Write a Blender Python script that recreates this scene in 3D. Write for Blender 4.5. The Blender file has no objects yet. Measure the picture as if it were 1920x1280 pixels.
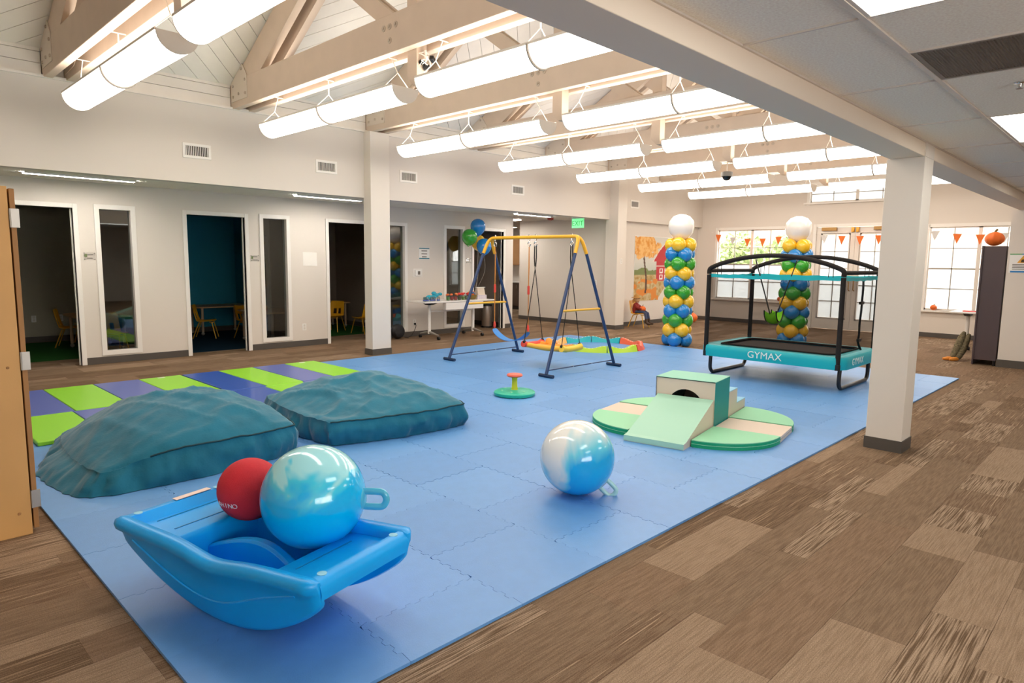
import bpy, math, random
from math import sin, cos, pi, radians, sqrt
from mathutils import Vector, Matrix, noise

scene = bpy.context.scene
COL = scene.collection
H = 1.556                                   # camera height

# ---------------------------------------------------------------- camera
cam_d = bpy.data.cameras.new('camera')
cam = bpy.data.objects.new('camera', cam_d)
COL.objects.link(cam)
cam_d.sensor_width = 36.0
cam_d.lens = 1246.0 / 1920.0 * 36.0
cam_d.clip_start = 0.05
cam_d.clip_end = 200
_ya, _pi, _ro = radians(44.47), radians(-6.91), radians(.71)
_f = Vector((-sin(_ya) * cos(_pi), cos(_ya) * cos(_pi), sin(_pi)))
_r = Vector((cos(_ya), sin(_ya), 0))
_u = _r.cross(_f)
_r2 = cos(_ro) * _r + sin(_ro) * _u
_u2 = -sin(_ro) * _r + cos(_ro) * _u
cam.matrix_world = Matrix(((_r2.x, _u2.x, -_f.x, 0), (_r2.y, _u2.y, -_f.y, 0), (_r2.z, _u2.z, -_f.z, H), (0, 0, 0, 1)))
scene.camera = cam

# ---------------------------------------------------------------- world, exposure
world = bpy.data.worlds.new('sky')
scene.world = world
world.use_nodes = True
_bg = world.node_tree.nodes['Background']
_bg.inputs['Color'].default_value = (1.0, .975, .94, 1)
_bg.inputs['Strength'].default_value = 9.0
scene.view_settings.view_transform = 'Standard'
scene.view_settings.look = 'None'
scene.view_settings.exposure = 0.15
scene.view_settings.gamma = 1.0
scene.view_settings.use_curve_mapping = False
LAMP = 9.0                                  # pendant lens emission
PANEL = 7.0                                 # ceiling panel emission
STRIP = 42.0                                 # soffit strip emission
scene.cycles.use_light_tree = False
scene.cycles.max_bounces = 6
scene.cycles.diffuse_bounces = 4
scene.cycles.glossy_bounces = 3
scene.cycles.adaptive_threshold = .06
scene.cycles.adaptive_min_samples = 16
scene.cycles.transparent_max_bounces = 16
scene.cycles.caustics_reflective = False
scene.cycles.caustics_refractive = False
scene.cycles.sample_clamp_indirect = 6

# ---------------------------------------------------------------- helpers
def lin(h):
    h = h.lstrip('#')
    o = []
    for i in (0, 2, 4):
        c = int(h[i:i + 2], 16) / 255
        o.append(c / 12.92 if c <= .04045 else ((c + .055) / 1.055) ** 2.4)
    return (o[0], o[1], o[2], 1.0)

MATS = {}
def M(name, col, rough=.55, metal=0.0, spec=.4, var=None, bump=None, coat=0.0, sheen=0.0, emit=None):
    """procedural principled material: var=(scale, amount) colour variation, bump=(scale, strength)"""
    if name in MATS:
        return MATS[name]
    m = bpy.data.materials.new(name)
    m.use_nodes = True
    nt = m.node_tree
    b = nt.nodes['Principled BSDF']
    c = lin(col)
    b.inputs['Base Color'].default_value = c
    b.inputs['Roughness'].default_value = rough
    b.inputs['Metallic'].default_value = metal
    b.inputs['Specular IOR Level'].default_value = spec
    if coat:
        b.inputs['Coat Weight'].default_value = coat
        b.inputs['Coat Roughness'].default_value = .06
    if sheen:
        b.inputs['Sheen Weight'].default_value = sheen
        b.inputs['Sheen Roughness'].default_value = .4
    if emit:
        b.inputs['Emission Color'].default_value = lin(emit[0])
        b.inputs['Emission Strength'].default_value = emit[1]
    if var or bump:
        tc = nt.nodes.new('ShaderNodeTexCoord')
    if var:
        n = nt.nodes.new('ShaderNodeTexNoise')
        n.inputs['Scale'].default_value = var[0]
        n.inputs['Detail'].default_value = 4
        nt.links.new(tc.outputs['Object'], n.inputs['Vector'])
        r = nt.nodes.new('ShaderNodeValToRGB')
        r.color_ramp.elements[0].position = .3
        r.color_ramp.elements[1].position = .7
        a = var[1]
        r.color_ramp.elements[0].color = (c[0] * (1 - a), c[1] * (1 - a), c[2] * (1 - a), 1)
        r.color_ramp.elements[1].color = (min(1, c[0] * (1 + a)), min(1, c[1] * (1 + a)), min(1, c[2] * (1 + a)), 1)
        nt.links.new(n.outputs['Fac'], r.inputs['Fac'])
        nt.links.new(r.outputs['Color'], b.inputs['Base Color'])
    if bump:
        n2 = nt.nodes.new('ShaderNodeTexNoise')
        n2.inputs['Scale'].default_value = bump[0]
        n2.inputs['Detail'].default_value = 3
        nt.links.new(tc.outputs['Object'], n2.inputs['Vector'])
        bp = nt.nodes.new('ShaderNodeBump')
        bp.inputs['Strength'].default_value = bump[1]
        bp.inputs['Distance'].default_value = .01
        nt.links.new(n2.outputs['Fac'], bp.inputs['Height'])
        nt.links.new(bp.outputs['Normal'], b.inputs['Normal'])
    MATS[name] = m
    return m

def emission(name, col, strength):
    if name in MATS:
        return MATS[name]
    m = bpy.data.materials.new(name)
    m.use_nodes = True
    nt = m.node_tree
    nt.nodes.clear()
    o = nt.nodes.new('ShaderNodeOutputMaterial')
    e = nt.nodes.new('ShaderNodeEmission')
    e.inputs['Color'].default_value = lin(col)
    e.inputs['Strength'].default_value = strength
    nt.links.new(e.outputs[0], o.inputs[0])
    MATS[name] = m
    return m

def glass_mat(name, col='#ffffff', refl=.08, tint=.95, frost=None):
    if name in MATS:
        return MATS[name]
    m = bpy.data.materials.new(name)
    m.use_nodes = True
    nt = m.node_tree
    nt.nodes.clear()
    o = nt.nodes.new('ShaderNodeOutputMaterial')
    c = lin(col)
    if frost:
        a = nt.nodes.new('ShaderNodeBsdfTranslucent')
        a.inputs['Color'].default_value = c
        b2 = nt.nodes.new('ShaderNodeBsdfDiffuse')
        b2.inputs['Color'].default_value = c
        mx = nt.nodes.new('ShaderNodeMixShader')
        mx.inputs[0].default_value = frost
        nt.links.new(a.outputs[0], mx.inputs[1])
        nt.links.new(b2.outputs[0], mx.inputs[2])
    else:
        a = nt.nodes.new('ShaderNodeBsdfTransparent')
        a.inputs['Color'].default_value = (c[0] * tint, c[1] * tint, c[2] * tint, 1)
        g = nt.nodes.new('ShaderNodeBsdfGlossy')
        g.inputs['Roughness'].default_value = .02
        fr = nt.nodes.new('ShaderNodeLayerWeight')
        fr.inputs['Blend'].default_value = .5
        pw = nt.nodes.new('ShaderNodeMath')
        pw.operation = 'POWER'
        pw.inputs[1].default_value = 4.0
        nt.links.new(fr.outputs['Facing'], pw.inputs[0])
        ad = nt.nodes.new('ShaderNodeMath')
        ad.operation = 'MULTIPLY_ADD'
        ad.inputs[1].default_value = .8
        ad.inputs[2].default_value = refl
        nt.links.new(pw.outputs[0], ad.inputs[0])
        mx = nt.nodes.new('ShaderNodeMixShader')
        nt.links.new(ad.outputs[0], mx.inputs[0])
        nt.links.new(a.outputs[0], mx.inputs[1])
        nt.links.new(g.outputs[0], mx.inputs[2])
    nt.links.new(mx.outputs[0], o.inputs[0])
    MATS[name] = m
    return m

class MB:
    """mesh builder: collects shapes, build() links them as ONE mesh object"""
    def __init__(s):
        s.v, s.f, s.m = [], [], []
    def add(s, vs, fs, m=0):
        o = len(s.v)
        s.v += [tuple(v) for v in vs]
        s.f += [tuple(i + o for i in f) for f in fs]
        s.m += [m] * len(fs)
        return s
    def box(s, x0, y0, z0, x1, y1, z1, m=0):
        return s.add([(x0, y0, z0), (x1, y0, z0), (x1, y1, z0), (x0, y1, z0), (x0, y0, z1), (x1, y0, z1), (x1, y1, z1), (x0, y1, z1)],
                     [(0, 3, 2, 1), (4, 5, 6, 7), (0, 1, 5, 4), (1, 2, 6, 5), (2, 3, 7, 6), (3, 0, 4, 7)], m)
    def bar(s, p0, p1, w, h, up=(0, 0, 1), m=0):
        p0, p1 = Vector(p0), Vector(p1)
        d = (p1 - p0).normalized()
        a = d.cross(Vector(up))
        if a.length < 1e-4:
            a = d.cross(Vector((1, 0, 0)))
        a.normalize()
        b = a.cross(d).normalized()
        a *= w / 2
        b *= h / 2
        vs = [p0 - a - b, p0 + a - b, p0 + a + b, p0 - a + b, p1 - a - b, p1 + a - b, p1 + a + b, p1 - a + b]
        return s.add(vs, [(0, 3, 2, 1), (4, 5, 6, 7), (0, 1, 5, 4), (1, 2, 6, 5), (2, 3, 7, 6), (3, 0, 4, 7)], m)
    def tube(s, pts, r, seg=10, m=0, closed=False, flat=1.0):
        pts = [Vector(p) for p in pts]
        n = len(pts)
        rs = r if isinstance(r, (list, tuple)) else [r] * n
        rings = []
        prev = None
        for i, p in enumerate(pts):
            if closed:
                t = pts[(i + 1) % n] - pts[i - 1]
            else:
                t = pts[min(i + 1, n - 1)] - pts[max(i - 1, 0)]
            if t.length < 1e-9:
                t = Vector((0, 0, 1))
            t.normalize()
            if prev is None:
                a = t.cross(Vector((0, 0, 1)))
                if a.length < 1e-3:
                    a = t.cross(Vector((1, 0, 0)))
            else:
                a = prev - t * prev.dot(t)
                if a.length < 1e-6:
                    a = t.cross(Vector((1, 0, 0)))
            a.normalize()
            prev = a
            b = t.cross(a)
            rings.append([p + (a * cos(2 * pi * k / seg) + b * sin(2 * pi * k / seg) * flat) * rs[i] for k in range(seg)])
        vs = [v for q in rings for v in q]
        fs = []
        for i in range(n if closed else n - 1):
            j = (i + 1) % n
            for k in range(seg):
                k2 = (k + 1) % seg
                fs.append((i * seg + k, i * seg + k2, j * seg + k2, j * seg + k))
        if not closed:
            fs.append(tuple(range(seg - 1, -1, -1)))
            fs.append(tuple((n - 1) * seg + k for k in range(seg)))
        return s.add(vs, fs, m)
    def lathe(s, prof, seg=24, c=(0, 0, 0), m=0, rot=None):
        vs, fs = [], []
        c = Vector(c)
        for (r, z) in prof:
            for k in range(seg):
                p = Vector((r * cos(2 * pi * k / seg), r * sin(2 * pi * k / seg), z))
                if rot:
                    p = rot @ p
                vs.append(c + p)
        for i in range(len(prof) - 1):
            for k in range(seg):
                k2 = (k + 1) % seg
                fs.append((i * seg + k, i * seg + k2, (i + 1) * seg + k2, (i + 1) * seg + k))
        if prof[0][0] > 1e-6:
            fs.append(tuple(range(seg - 1, -1, -1)))
        if prof[-1][0] > 1e-6:
            fs.append(tuple((len(prof) - 1) * seg + k for k in range(seg)))
        return s.add(vs, fs, m)
    def sphere(s, c, r, nu=20, nv=12, sc=(1, 1, 1), m=0, rot=None):
        prof = [(max(1e-7, sin(pi * i / nv)), -cos(pi * i / nv)) for i in range(nv + 1)]
        vs, fs = [], []
        c = Vector(c)
        for (q, z) in prof:
            for k in range(nu):
                p = Vector((q * cos(2 * pi * k / nu) * sc[0], q * sin(2 * pi * k / nu) * sc[1], z * sc[2])) * r
                if rot:
                    p = rot @ p
                vs.append(c + p)
        for i in range(nv):
            for k in range(nu):
                k2 = (k + 1) % nu
                fs.append((i * nu + k, i * nu + k2, (i + 1) * nu + k2, (i + 1) * nu + k))
        return s.add(vs, fs, m)
    def prism(s, poly, z0, z1, m=0, T=None):
        """extrude 2d polygon (ccw) from z0 to z1; T maps (x,y,z) to a point"""
        n = len(poly)
        T = T or (lambda x, y, z: (x, y, z))
        vs = [T(x, y, z0) for x, y in poly] + [T(x, y, z1) for x, y in poly]
        fs = [tuple(range(n - 1, -1, -1)), tuple(range(n, 2 * n))]
        fs += [(i, (i + 1) % n, n + (i + 1) % n, n + i) for i in range(n)]
        return s.add(vs, fs, m)
    def grid(s, fn, nu, nv, m=0, close_u=False):
        vs = [fn(i / nu, j / nv) for j in range(nv + 1) for i in range(nu if close_u else nu + 1)]
        w = nu if close_u else nu + 1
        fs = []
        for j in range(nv):
            for i in range(nu):
                i2 = (i + 1) % w
                fs.append((j * w + i, j * w + i2, (j + 1) * w + i2, (j + 1) * w + i))
        return s.add(vs, fs, m)
    def mesh(s, name, mats, smooth=False, angle=40):
        me = bpy.data.meshes.new(name)
        me.from_pydata(s.v, [], s.f)
        if not isinstance(mats, (list, tuple)):
            mats = [mats]
        for q in mats:
            me.materials.append(q)
        if len(mats) > 1:
            me.polygons.foreach_set('material_index', s.m)
        if smooth:
            me.polygons.foreach_set('use_smooth', [True] * len(me.polygons))
            me.set_sharp_from_angle(angle=radians(angle))
        me.update()
        return me
    def build(s, name, mats, parent=None, smooth=False, bevel=0, angle=40, loc=None, seg=2):
        o = bpy.data.objects.new(name, s.mesh(name, mats, smooth, angle))
        COL.objects.link(o)
        if parent:
            o.parent = parent
        if loc:
            o.location = loc
        if bevel:
            b = o.modifiers.new('bevel', 'BEVEL')
            b.width = bevel
            b.segments = seg
            b.limit_method = 'ANGLE'
            b.angle_limit = radians(35)
        return o

def inst(me, name, parent=None, loc=(0, 0, 0), rz=0.0):
    o = bpy.data.objects.new(name, me)
    COL.objects.link(o)
    o.location = loc
    o.rotation_euler = (0, 0, rz)
    if parent:
        o.parent = parent
    return o

def tag(o, label, cat, group=None):
    o['label'] = label
    o['category'] = cat
    if group:
        o['group'] = group
    return o

def thing(name, label, cat, loc=(0, 0, 0), rz=0.0, group=None):
    o = bpy.data.objects.new(name, None)
    o.empty_display_size = .1
    COL.objects.link(o)
    o.location = loc
    o.rotation_euler = (0, 0, rz)
    return tag(o, label, cat, group)

def struct(o):
    o['kind'] = 'structure'
    return o

def copy_tree(o, parent=None):
    c = o.copy()
    COL.objects.link(c)
    if parent:
        c.parent = parent
    for ch in list(o.children):
        copy_tree(ch, c)
    return c

def text_obj(txt, size, mat, name, parent, mw, extrude=.001):
    """lettering as real mesh: mw maps text x right, y up, z out of the face"""
    cu = bpy.data.curves.new(name, 'FONT')
    cu.body = txt
    cu.size = size
    cu.align_x = 'CENTER'
    cu.align_y = 'CENTER'
    cu.extrude = extrude
    t = bpy.data.objects.new(name, cu)
    COL.objects.link(t)
    dg = bpy.context.evaluated_depsgraph_get()
    me = bpy.data.meshes.new_from_object(t.evaluated_get(dg))
    bpy.data.objects.remove(t)
    bpy.data.curves.remove(cu)
    me.materials.clear()
    me.materials.append(mat)
    me.name = name
    me.transform(mw)
    o = bpy.data.objects.new(name, me)
    COL.objects.link(o)
    if parent:
        o.parent = parent
    return o

def face_mat(origin, right, up):
    r, u = Vector(right).normalized(), Vector(up).normalized()
    n = r.cross(u)
    o = Vector(origin)
    return Matrix(((r.x, u.x, n.x, o.x), (r.y, u.y, n.y, o.y), (r.z, u.z, n.z, o.z), (0, 0, 0, 1)))

def painted(name, nx, ny, w, h, fn, rough, parent, mw):
    """a flat print: grid with a colour attribute filled by fn(s,t) -> hex or rgb (a picture's own colours)"""
    mb = MB().grid(lambda u, v: (u * w, v * h, 0), nx, ny)
    me = mb.mesh(name, [M('print_' + name, '#ffffff', rough)])
    at = me.color_attributes.new('print', 'FLOAT_COLOR', 'POINT')
    k = 0
    for j in range(ny + 1):
        for i in range(nx + 1):
            c = fn(i / nx, j / ny)
            at.data[k].color = lin(c) if isinstance(c, str) else (c[0], c[1], c[2], 1)
            k += 1
    m = me.materials[0]
    a = m.node_tree.nodes.new('ShaderNodeVertexColor')
    a.layer_name = 'print'
    m.node_tree.links.new(a.outputs['Color'], m.node_tree.nodes['Principled BSDF'].inputs['Base Color'])
    me.transform(mw)
    o = bpy.data.objects.new(name, me)
    COL.objects.link(o)
    if parent:
        o.parent = parent
    return o

def ordinal(i):
    return ['first', 'second', 'third', 'fourth', 'fifth', 'sixth', 'seventh', 'eighth', 'ninth'][i]

# ---------------------------------------------------------------- materials
WALL = M('wall_paint', '#e2dad1', .8, spec=.2, bump=(180, .05))
WALLG = M('wall_paint_grey', '#cfc8c0', .8, spec=.2)
TRIM = M('white_trim_paint', '#f1ede7', .45)
BEAMP = M('truss_paint', '#d9c6b3', .6, spec=.25, var=(5, .03))
BOARDP = M('roof_board_paint', '#efe9e0', .6, spec=.25, var=(4, .03))
BASEB = M('baseboard_vinyl', '#56504b', .6)
DARK = M('dark_gap', '#241f1b', .9, spec=.1)
BLACKP = M('black_plastic', '#17171a', .45)
BLACKM = M('black_metal', '#1d1a1a', .35, spec=.5)
CHROME = M('chrome', '#d8d8d8', .18, metal=1)
STEEL = M('galvanised_steel', '#b9b4ac', .4, metal=.7)
WHITEP = M('white_plastic', '#f2f0ec', .4)
TEALV = M('teal_vinyl', '#128c93', .4, coat=.1)
SCREW = M('screw_head', '#a89a88', .5, metal=.4)

def carpet(name, base, dark, light, streak, stretch=3.0, lines=0.0):
    m = bpy.data.materials.new(name)
    m.use_nodes = True
    nt = m.node_tree
    b = nt.nodes['Principled BSDF']
    b.inputs['Roughness'].default_value = .95
    b.inputs['Specular IOR Level'].default_value = .1
    g = nt.nodes.new('ShaderNodeNewGeometry')
    def nz(sx, sy, scale, detail):
        mp = nt.nodes.new('ShaderNodeMapping')
        mp.inputs['Scale'].default_value = (sx, sy, 1)
        nt.links.new(g.outputs['Position'], mp.inputs['Vector'])
        n = nt.nodes.new('ShaderNodeTexNoise')
        n.inputs['Scale'].default_value = scale
        n.inputs['Detail'].default_value = detail
        nt.links.new(mp.outputs[0], n.inputs['Vector'])
        return n
    def ramp(fac, p0, p1, c0, c1):
        r = nt.nodes.new('ShaderNodeValToRGB')
        r.color_ramp.elements[0].position = p0
        r.color_ramp.elements[1].position = p1
        r.color_ramp.elements[0].color = c0
        r.color_ramp.elements[1].color = c1
        nt.links.new(fac, r.inputs['Fac'])
        return r
    def mix(fac, a, c, kind='MIX'):
        x = nt.nodes.new('ShaderNodeMix')
        x.data_type = 'RGBA'
        x.blend_type = kind
        if isinstance(fac, float):
            x.inputs[0].default_value = fac
        else:
            nt.links.new(fac, x.inputs[0])
        for s, q in ((6, a), (7, c)):
            if isinstance(q, tuple):
                x.inputs[s].default_value = q
            else:
                nt.links.new(q, x.inputs[s])
        return x.outputs[2]
    # short streaks along the plank
    n1 = nz(1, stretch / 75, 150, 2)
    r1 = ramp(n1.outputs['Fac'], .5 - .5 * streak + .04, .5 + .04 + .06, lin(dark), lin(base))
    # long thin pale lines
    n2 = nz(1, .012, 120, 1)
    r2 = ramp(n2.outputs['Fac'], .64, .68, (0, 0, 0, 1), (1, 1, 1, 1))
    n4 = nz(1, .010, 90, 1)
    r4 = ramp(n4.outputs['Fac'], .30, .36, (1, 1, 1, 1), (0, 0, 0, 1))
    c = mix(r2.outputs[0], r1.outputs[0], lin(light)) if lines > 0 else r1.outputs[0]
    c = mix(r4.outputs[0], c, lin(dark))
    # pile speckle
    n3 = nz(1, 1, 230, 3)
    r3 = ramp(n3.outputs['Fac'], .3, .7, (.66, .66, .66, 1), (1.2, 1.2, 1.2, 1))
    c = mix(1.0, c, r3.outputs[0], 'MULTIPLY')
    nt.links.new(c, b.inputs['Base Color'])
    bp = nt.nodes.new('ShaderNodeBump')
    bp.inputs['Strength'].default_value = .5
    bp.inputs['Distance'].default_value = .004
    nt.links.new(n3.outputs['Fac'], bp.inputs['Height'])
    nt.links.new(bp.outputs['Normal'], b.inputs['Normal'])
    return m
CARPETS = [
    carpet('carpet_mid', '#8d7660', '#7b6551', '#a58d75', .3),
    carpet('carpet_mid_lined', '#8a735d', '#725b48', '#b39a80', .3, lines=1),
    carpet('carpet_dark', '#806953', '#675240', '#a58b70', .35, lines=1),
    carpet('carpet_pale', '#a28a73', '#8c755f', '#b7a08a', .45),
    carpet('carpet_streaked', '#ab937c', '#6a5541', '#b7a08a', .3, stretch=1.8),
    carpet('carpet_mid_warm', '#907761', '#7f6752', '#a58d75', .3),
]
# ================================================================ SETTING
YE = 16.9            # end wall
YB = -2.3            # wall behind the camera
TY = [6.27 + 2.14 * (i - 2) for i in range(7)]       # truss lines
XL, XU, XR = -10.93, -9.30, -1.60                    # inner left wall, upper left wall, beam line
ZC, ZT, ZB = 2.53, 3.55, 2.42                        # tile ceiling, wall top, beam underside
SL = .545
RX = (XU + XR + .12) / 2
def roofz(x):
    return 3.9 + SL * ((x - XU) if x < RX else (2 * RX - x - XU))

def pxl(p):
    d = Vector(p) - Vector((0, 0, H))
    z = d.dot(_f)
    if z < .1:
        return None
    return (960 + 1246 * d.dot(_r2) / z, 640 - 1246 * d.dot(_u2) / z, z)

# ---- floor with carpet planks
MX0, MX1, MY0, MY1 = -8.95, -1.95, .79, 10.87        # foam mat extent
floor = struct(MB().box(-16.2, YB - .2, -.12, 4.2, 18.2, -.004).build('floor', CARPETS[0]))
rnd = random.Random(7)
planks = []
x = -16.0
while x < 4.0:
    w = rnd.choice([.15, .15, .23, .23, .3, .38])
    y = YB - rnd.random()
    while y < YE:
        l = rnd.choice([.46, .92, .92, .92, 1.1])
        if not (x > MX0 and x + w < MX1 and y > MY0 and y + l < MY1):
            y1 = min(y + l, YE)
            y0 = max(y, YB)
            vis = 0
            px = [pxl((a, b, 0)) for a in (x, x + w) for b in (y0, y1)]
            if y1 > y0 and all(px) and x > -11.0:
                cx = sum(p[0] for p in px) / 4
                cy = sum(p[1] for p in px) / 4
                if -60 < cx < 1980 and cy < 1340:
                    a = px[0]; b = px[1]; c = px[3]; d = px[2]
                    vis = .5 * abs((c[0] - a[0]) * (d[1] - b[1]) - (c[1] - a[1]) * (d[0] - b[0]))
            if y1 > y0:
                planks.append((vis, x, y0, w, y1 - y0, rnd.choices(range(6), [26, 20, 14, 10, 10, 20])[0], rnd.random()))
        y += l
    x += w
planks.sort(key=lambda p: -p[0])
PM = {}
rest = MB()
for k, (vis, x, y, w, l, c, q) in enumerate(planks):
    if k < 296:
        key = (round(w, 2), round(l, 2), c)
        if key not in PM:
            PM[key] = MB().box(0, 0, -.006, w - .0012, l - .0012, 0).mesh('carpet_plank', CARPETS[c])
        inst(PM[key], 'carpet_plank', floor, (x, y, -.0006 * q))
    else:
        rest.box(x, y, -.006, x + w - .001, y + l - .001, -.0006 * q, c)
rest = rest.build('carpet_planks_far', CARPETS, floor)
rest['kind'] = 'stuff'

# ---- generic wall with openings
def wall_x(x0, x1, y0, y1, z0, z1, ops=()):
    mb = MB()
    y = y0
    for (a, b, c, d) in sorted(ops):
        if a > y:
            mb.box(x0, y, z0, x1, a, z1)
        if c > z0:
            mb.box(x0, a, z0, x1, b, c)
        if d < z1:
            mb.box(x0, a, d, x1, b, z1)
        y = b
    if y < y1:
        mb.box(x0, y, z0, x1, y1, z1)
    return mb
def wall_y(y0, y1, x0, x1, z0, z1, ops=()):
    mb = MB()
    x = x0
    for (a, b, c, d) in sorted(ops):
        if a > x:
            mb.box(x, y0, z0, a, y1, z1)
        if c > z0:
            mb.box(a, y0, z0, b, y1, c)
        if d < z1:
            mb.box(a, y0, d, b, y1, z1)
        x = b
    if x < x1:
        mb.box(x, y0, z0, x1, y1, z1)
    return mb

DOORS = [(1.48, 2.39), (3.90, 4.81), (6.35, 7.26), (9.90, 10.81)]
LITES = [(2.71, 3.12), (5.12, 5.54), (7.63, 8.04), (9.11, 9.57)]
ops = [(a, b, 0, 2.21) for a, b in DOORS] + [(a, b, .18, 2.22) for a, b in LITES]
struct(wall_x(XL - .12, XL, YB, 11.13, 0, 2.62, ops).build('wall_left', WALL))
for i, (a, b) in enumerate(DOORS):
    mb = MB()
    c = .062
    for ya, yb in ((a - c, a), (b, b + c)):
        mb.box(XL - .13, ya, 0, XL + .018, yb, 2.21 + c)
    mb.box(XL - .13, a, 2.21, XL + .018, b, 2.21 + c)
    mb.box(XL - .07, a, 0, XL - .05, a + .02, 2.21)
    mb.box(XL - .07, b - .02, 0, XL - .05, b, 2.21)
    struct(mb.build('door_%d' % (i + 1), TRIM, bevel=.004))
PANE = glass_mat('sidelight_glass', '#e8ece8', .10, .8)
for i, (a, b) in enumerate(LITES):
    mb = MB()
    c = .062
    for ya, yb in ((a - c, a + .005), (b - .005, b + c)):
        mb.box(XL - .13, ya, .18 - c, XL + .018, yb, 2.22 + c)
    mb.box(XL - .13, a, 2.215, XL + .018, b, 2.22 + c)
    mb.box(XL - .13, a, .18 - c, XL + .018, b, .185)
    w = struct(mb.build('window_%d' % (i + 1), TRIM, bevel=.004))
    MB().box(XL - .066, a + .005, .185, XL - .06, b - .005, 2.215).build('pane', PANE, w)
# baseboards on the left wall
mb = MB()
y = YB
for a, b in DOORS + [(11.13, 11.13)]:
    if a - .062 > y:
        mb.box(XL, y, 0, XL + .012, a - .062, .1)
    y = b + .062
mb.box(XL - .12, 11.13, 0, XL + .012, 11.142, .1)
struct(mb.build('baseboard_left', BASEB))

# ---- small rooms behind the left wall
ROOMY = [.9, 3.52, 6.15, 8.6, 11.07]
XBK = -14.4
backmats = [M('room_wall_olive', '#b3ae9d', .85, spec=.15), M('room_wall_teal', '#3a9db8', .8, spec=.15),
            M('room_wall_taupe', '#a89a8e', .85, spec=.15), M('room_wall_grey', '#8d857c', .85, spec=.15)]
for i in range(4):
    struct(MB().box(XBK - .1, ROOMY[i], 0, XBK, ROOMY[i + 1], 2.6).build('wall_room_back_%d' % (i + 1), backmats[i]))
for i, y in enumerate(ROOMY):
    if i == 2:
        mb = MB().box(XBK, y - .05, 0, -13.0, y, 2.6, 1).box(-13.0, y - .05, 0, XL - .12, y, 2.6, 0).box(XBK, y, 0, XL - .12, y + .05, 2.6, 0)
        struct(mb.build('wall_partition_%d' % (i + 1), [backmats[2], backmats[1]]))
    else:
        struct(MB().box(XBK, y - .05, 0, XL - .12, y + .05, 2.6).build('wall_partition_%d' % (i + 1), backmats[2]))
struct(MB().box(XBK - .1, .8, 2.6, XL - .12, 11.13, 2.66).build('ceiling_small_rooms', WALLG))
mb = MB()
for i in range(4):
    mb.box(XBK, ROOMY[i] + .05, 0, XBK + .012, ROOMY[i + 1] - .05, .1)
    mb.box(XBK, ROOMY[i + 1] - .062, 0, XL - .13, ROOMY[i + 1] - .05, .1)
struct(mb.build('baseboard_small_rooms', BASEB))

# ---- soffit over the corridor strip
mb = MB()
mb.box(-15.8, YB, 2.6, XU - .02, 13.0, 2.64)
soff = struct(mb.build('ceiling_soffit', WALLG))
TILEM = M('ceiling_tile_face', '#fbf3e8', .9, spec=.1, var=(95, .10), bump=(120, .35))
GRIDM = M('ceiling_grid_metal', '#d8d0c6', .5)
me_t = MB().box(0, 0, 0, 1.605, 1.21, .012).mesh('ceiling_tile', TILEM)
for k in range(13):
    inst(me_t, 'ceiling_tile', soff, (XL + .005, YB + k * 1.22, 2.578))
STRIPM = emission('soffit_light_lens', '#fff6ea', STRIP)
for k, (a, b) in enumerate([(1.74, 2.99), (5.34, 6.58), (10.46, 11.6)]):
    t = thing('linear_light', ['slim recessed ceiling light above the leftmost doorway', 'slim recessed ceiling light beside the top of the left column',
               'slim recessed ceiling light near the green exit sign'][k], 'light', (-10.2, a, 2.56), 0, 'slim lights in the corridor ceiling')
    MB().box(-.075, 0, -.004, -.055, b - a, .02).box(.055, 0, -.004, .075, b - a, .02).build('frame', TRIM, t)
    MB().box(-.055, 0, 0, .055, b - a, .014).build('lens', STRIPM, t)

t = thing('linear_light', 'bright ceiling light deep in the corridor past the wall corner', 'light', (-12.4, 12.2, 2.572), 0, 'slim lights in the corridor ceiling')
MB().box(-.62, -.09, -.002, .62, -.07, .02).box(-.62, .07, -.002, .62, .09, .02).build('frame', TRIM, t)
MB().box(-.62, -.07, .002, .62, .07, .014).build('lens', STRIPM, t)
# ---- upper left wall with frieze boards
wup = struct(MB().box(XU - .15, YB, ZC, XU, YE, ZT).box(XU - .15, YB, ZT, XU - .10, YE, 4.02).build('wall_left_upper', WALL))
struct(MB().box(XU - .15, YB, ZT, XU + .035, YE, ZT + .03).build('trim_1', BOARDP))
bays = [YB] + [TY[0] - 2.14] + TY + [YE]
for i in range(len(bays) - 1):
    a, b = bays[i] + .165, bays[i + 1] - .165
    for k in range(3):
        MB().box(XU - .05, a, 3.585 + k * .125, XU - .012, b, 3.585 + k * .125 + .119).build('frieze_board', BOARDP, wup)
    MB().box(XU - .09, a, 3.58, XU - .052, b, 3.99).build('frieze_backing', DARK, wup)

# ---- vaulted ceiling of diagonal boards
ceil = MB()
hw = RX - XU
ceil.add([(XU - .4, YB, roofz(XU - .4) + .05), (RX, YB, roofz(RX) + .05), (RX, YE, roofz(RX) + .05), (XU - .4, YE, roofz(XU - .4) + .05)], [(0, 1, 2, 3)])
ceil.add([(2 * RX - XU + .4, YB, roofz(XU - .4) + .05), (RX, YB, roofz(RX) + .05), (RX, YE, roofz(RX) + .05), (2 * RX - XU + .4, YE, roofz(XU - .4) + .05)], [(3, 2, 1, 0)])
ceil = struct(ceil.build('ceiling', DARK))
def clip(poly, ax, lim, keep_less):
    out = []
    for i in range(len(poly)):
        p, q = poly[i], poly[(i + 1) % len(poly)]
        ip = (p[ax] <= lim) if keep_less else (p[ax] >= lim)
        iq = (q[ax] <= lim) if keep_less else (q[ax] >= lim)
        if ip:
            out.append(p)
        if ip != iq:
            t = (lim - p[ax]) / (q[ax] - p[ax])
            out.append((p[0] + t * (q[0] - p[0]), p[1] + t * (q[1] - p[1])))
    return out
cs = 1 / sqrt(1 + SL * SL)
slen = (hw + .1) / cs
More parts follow.
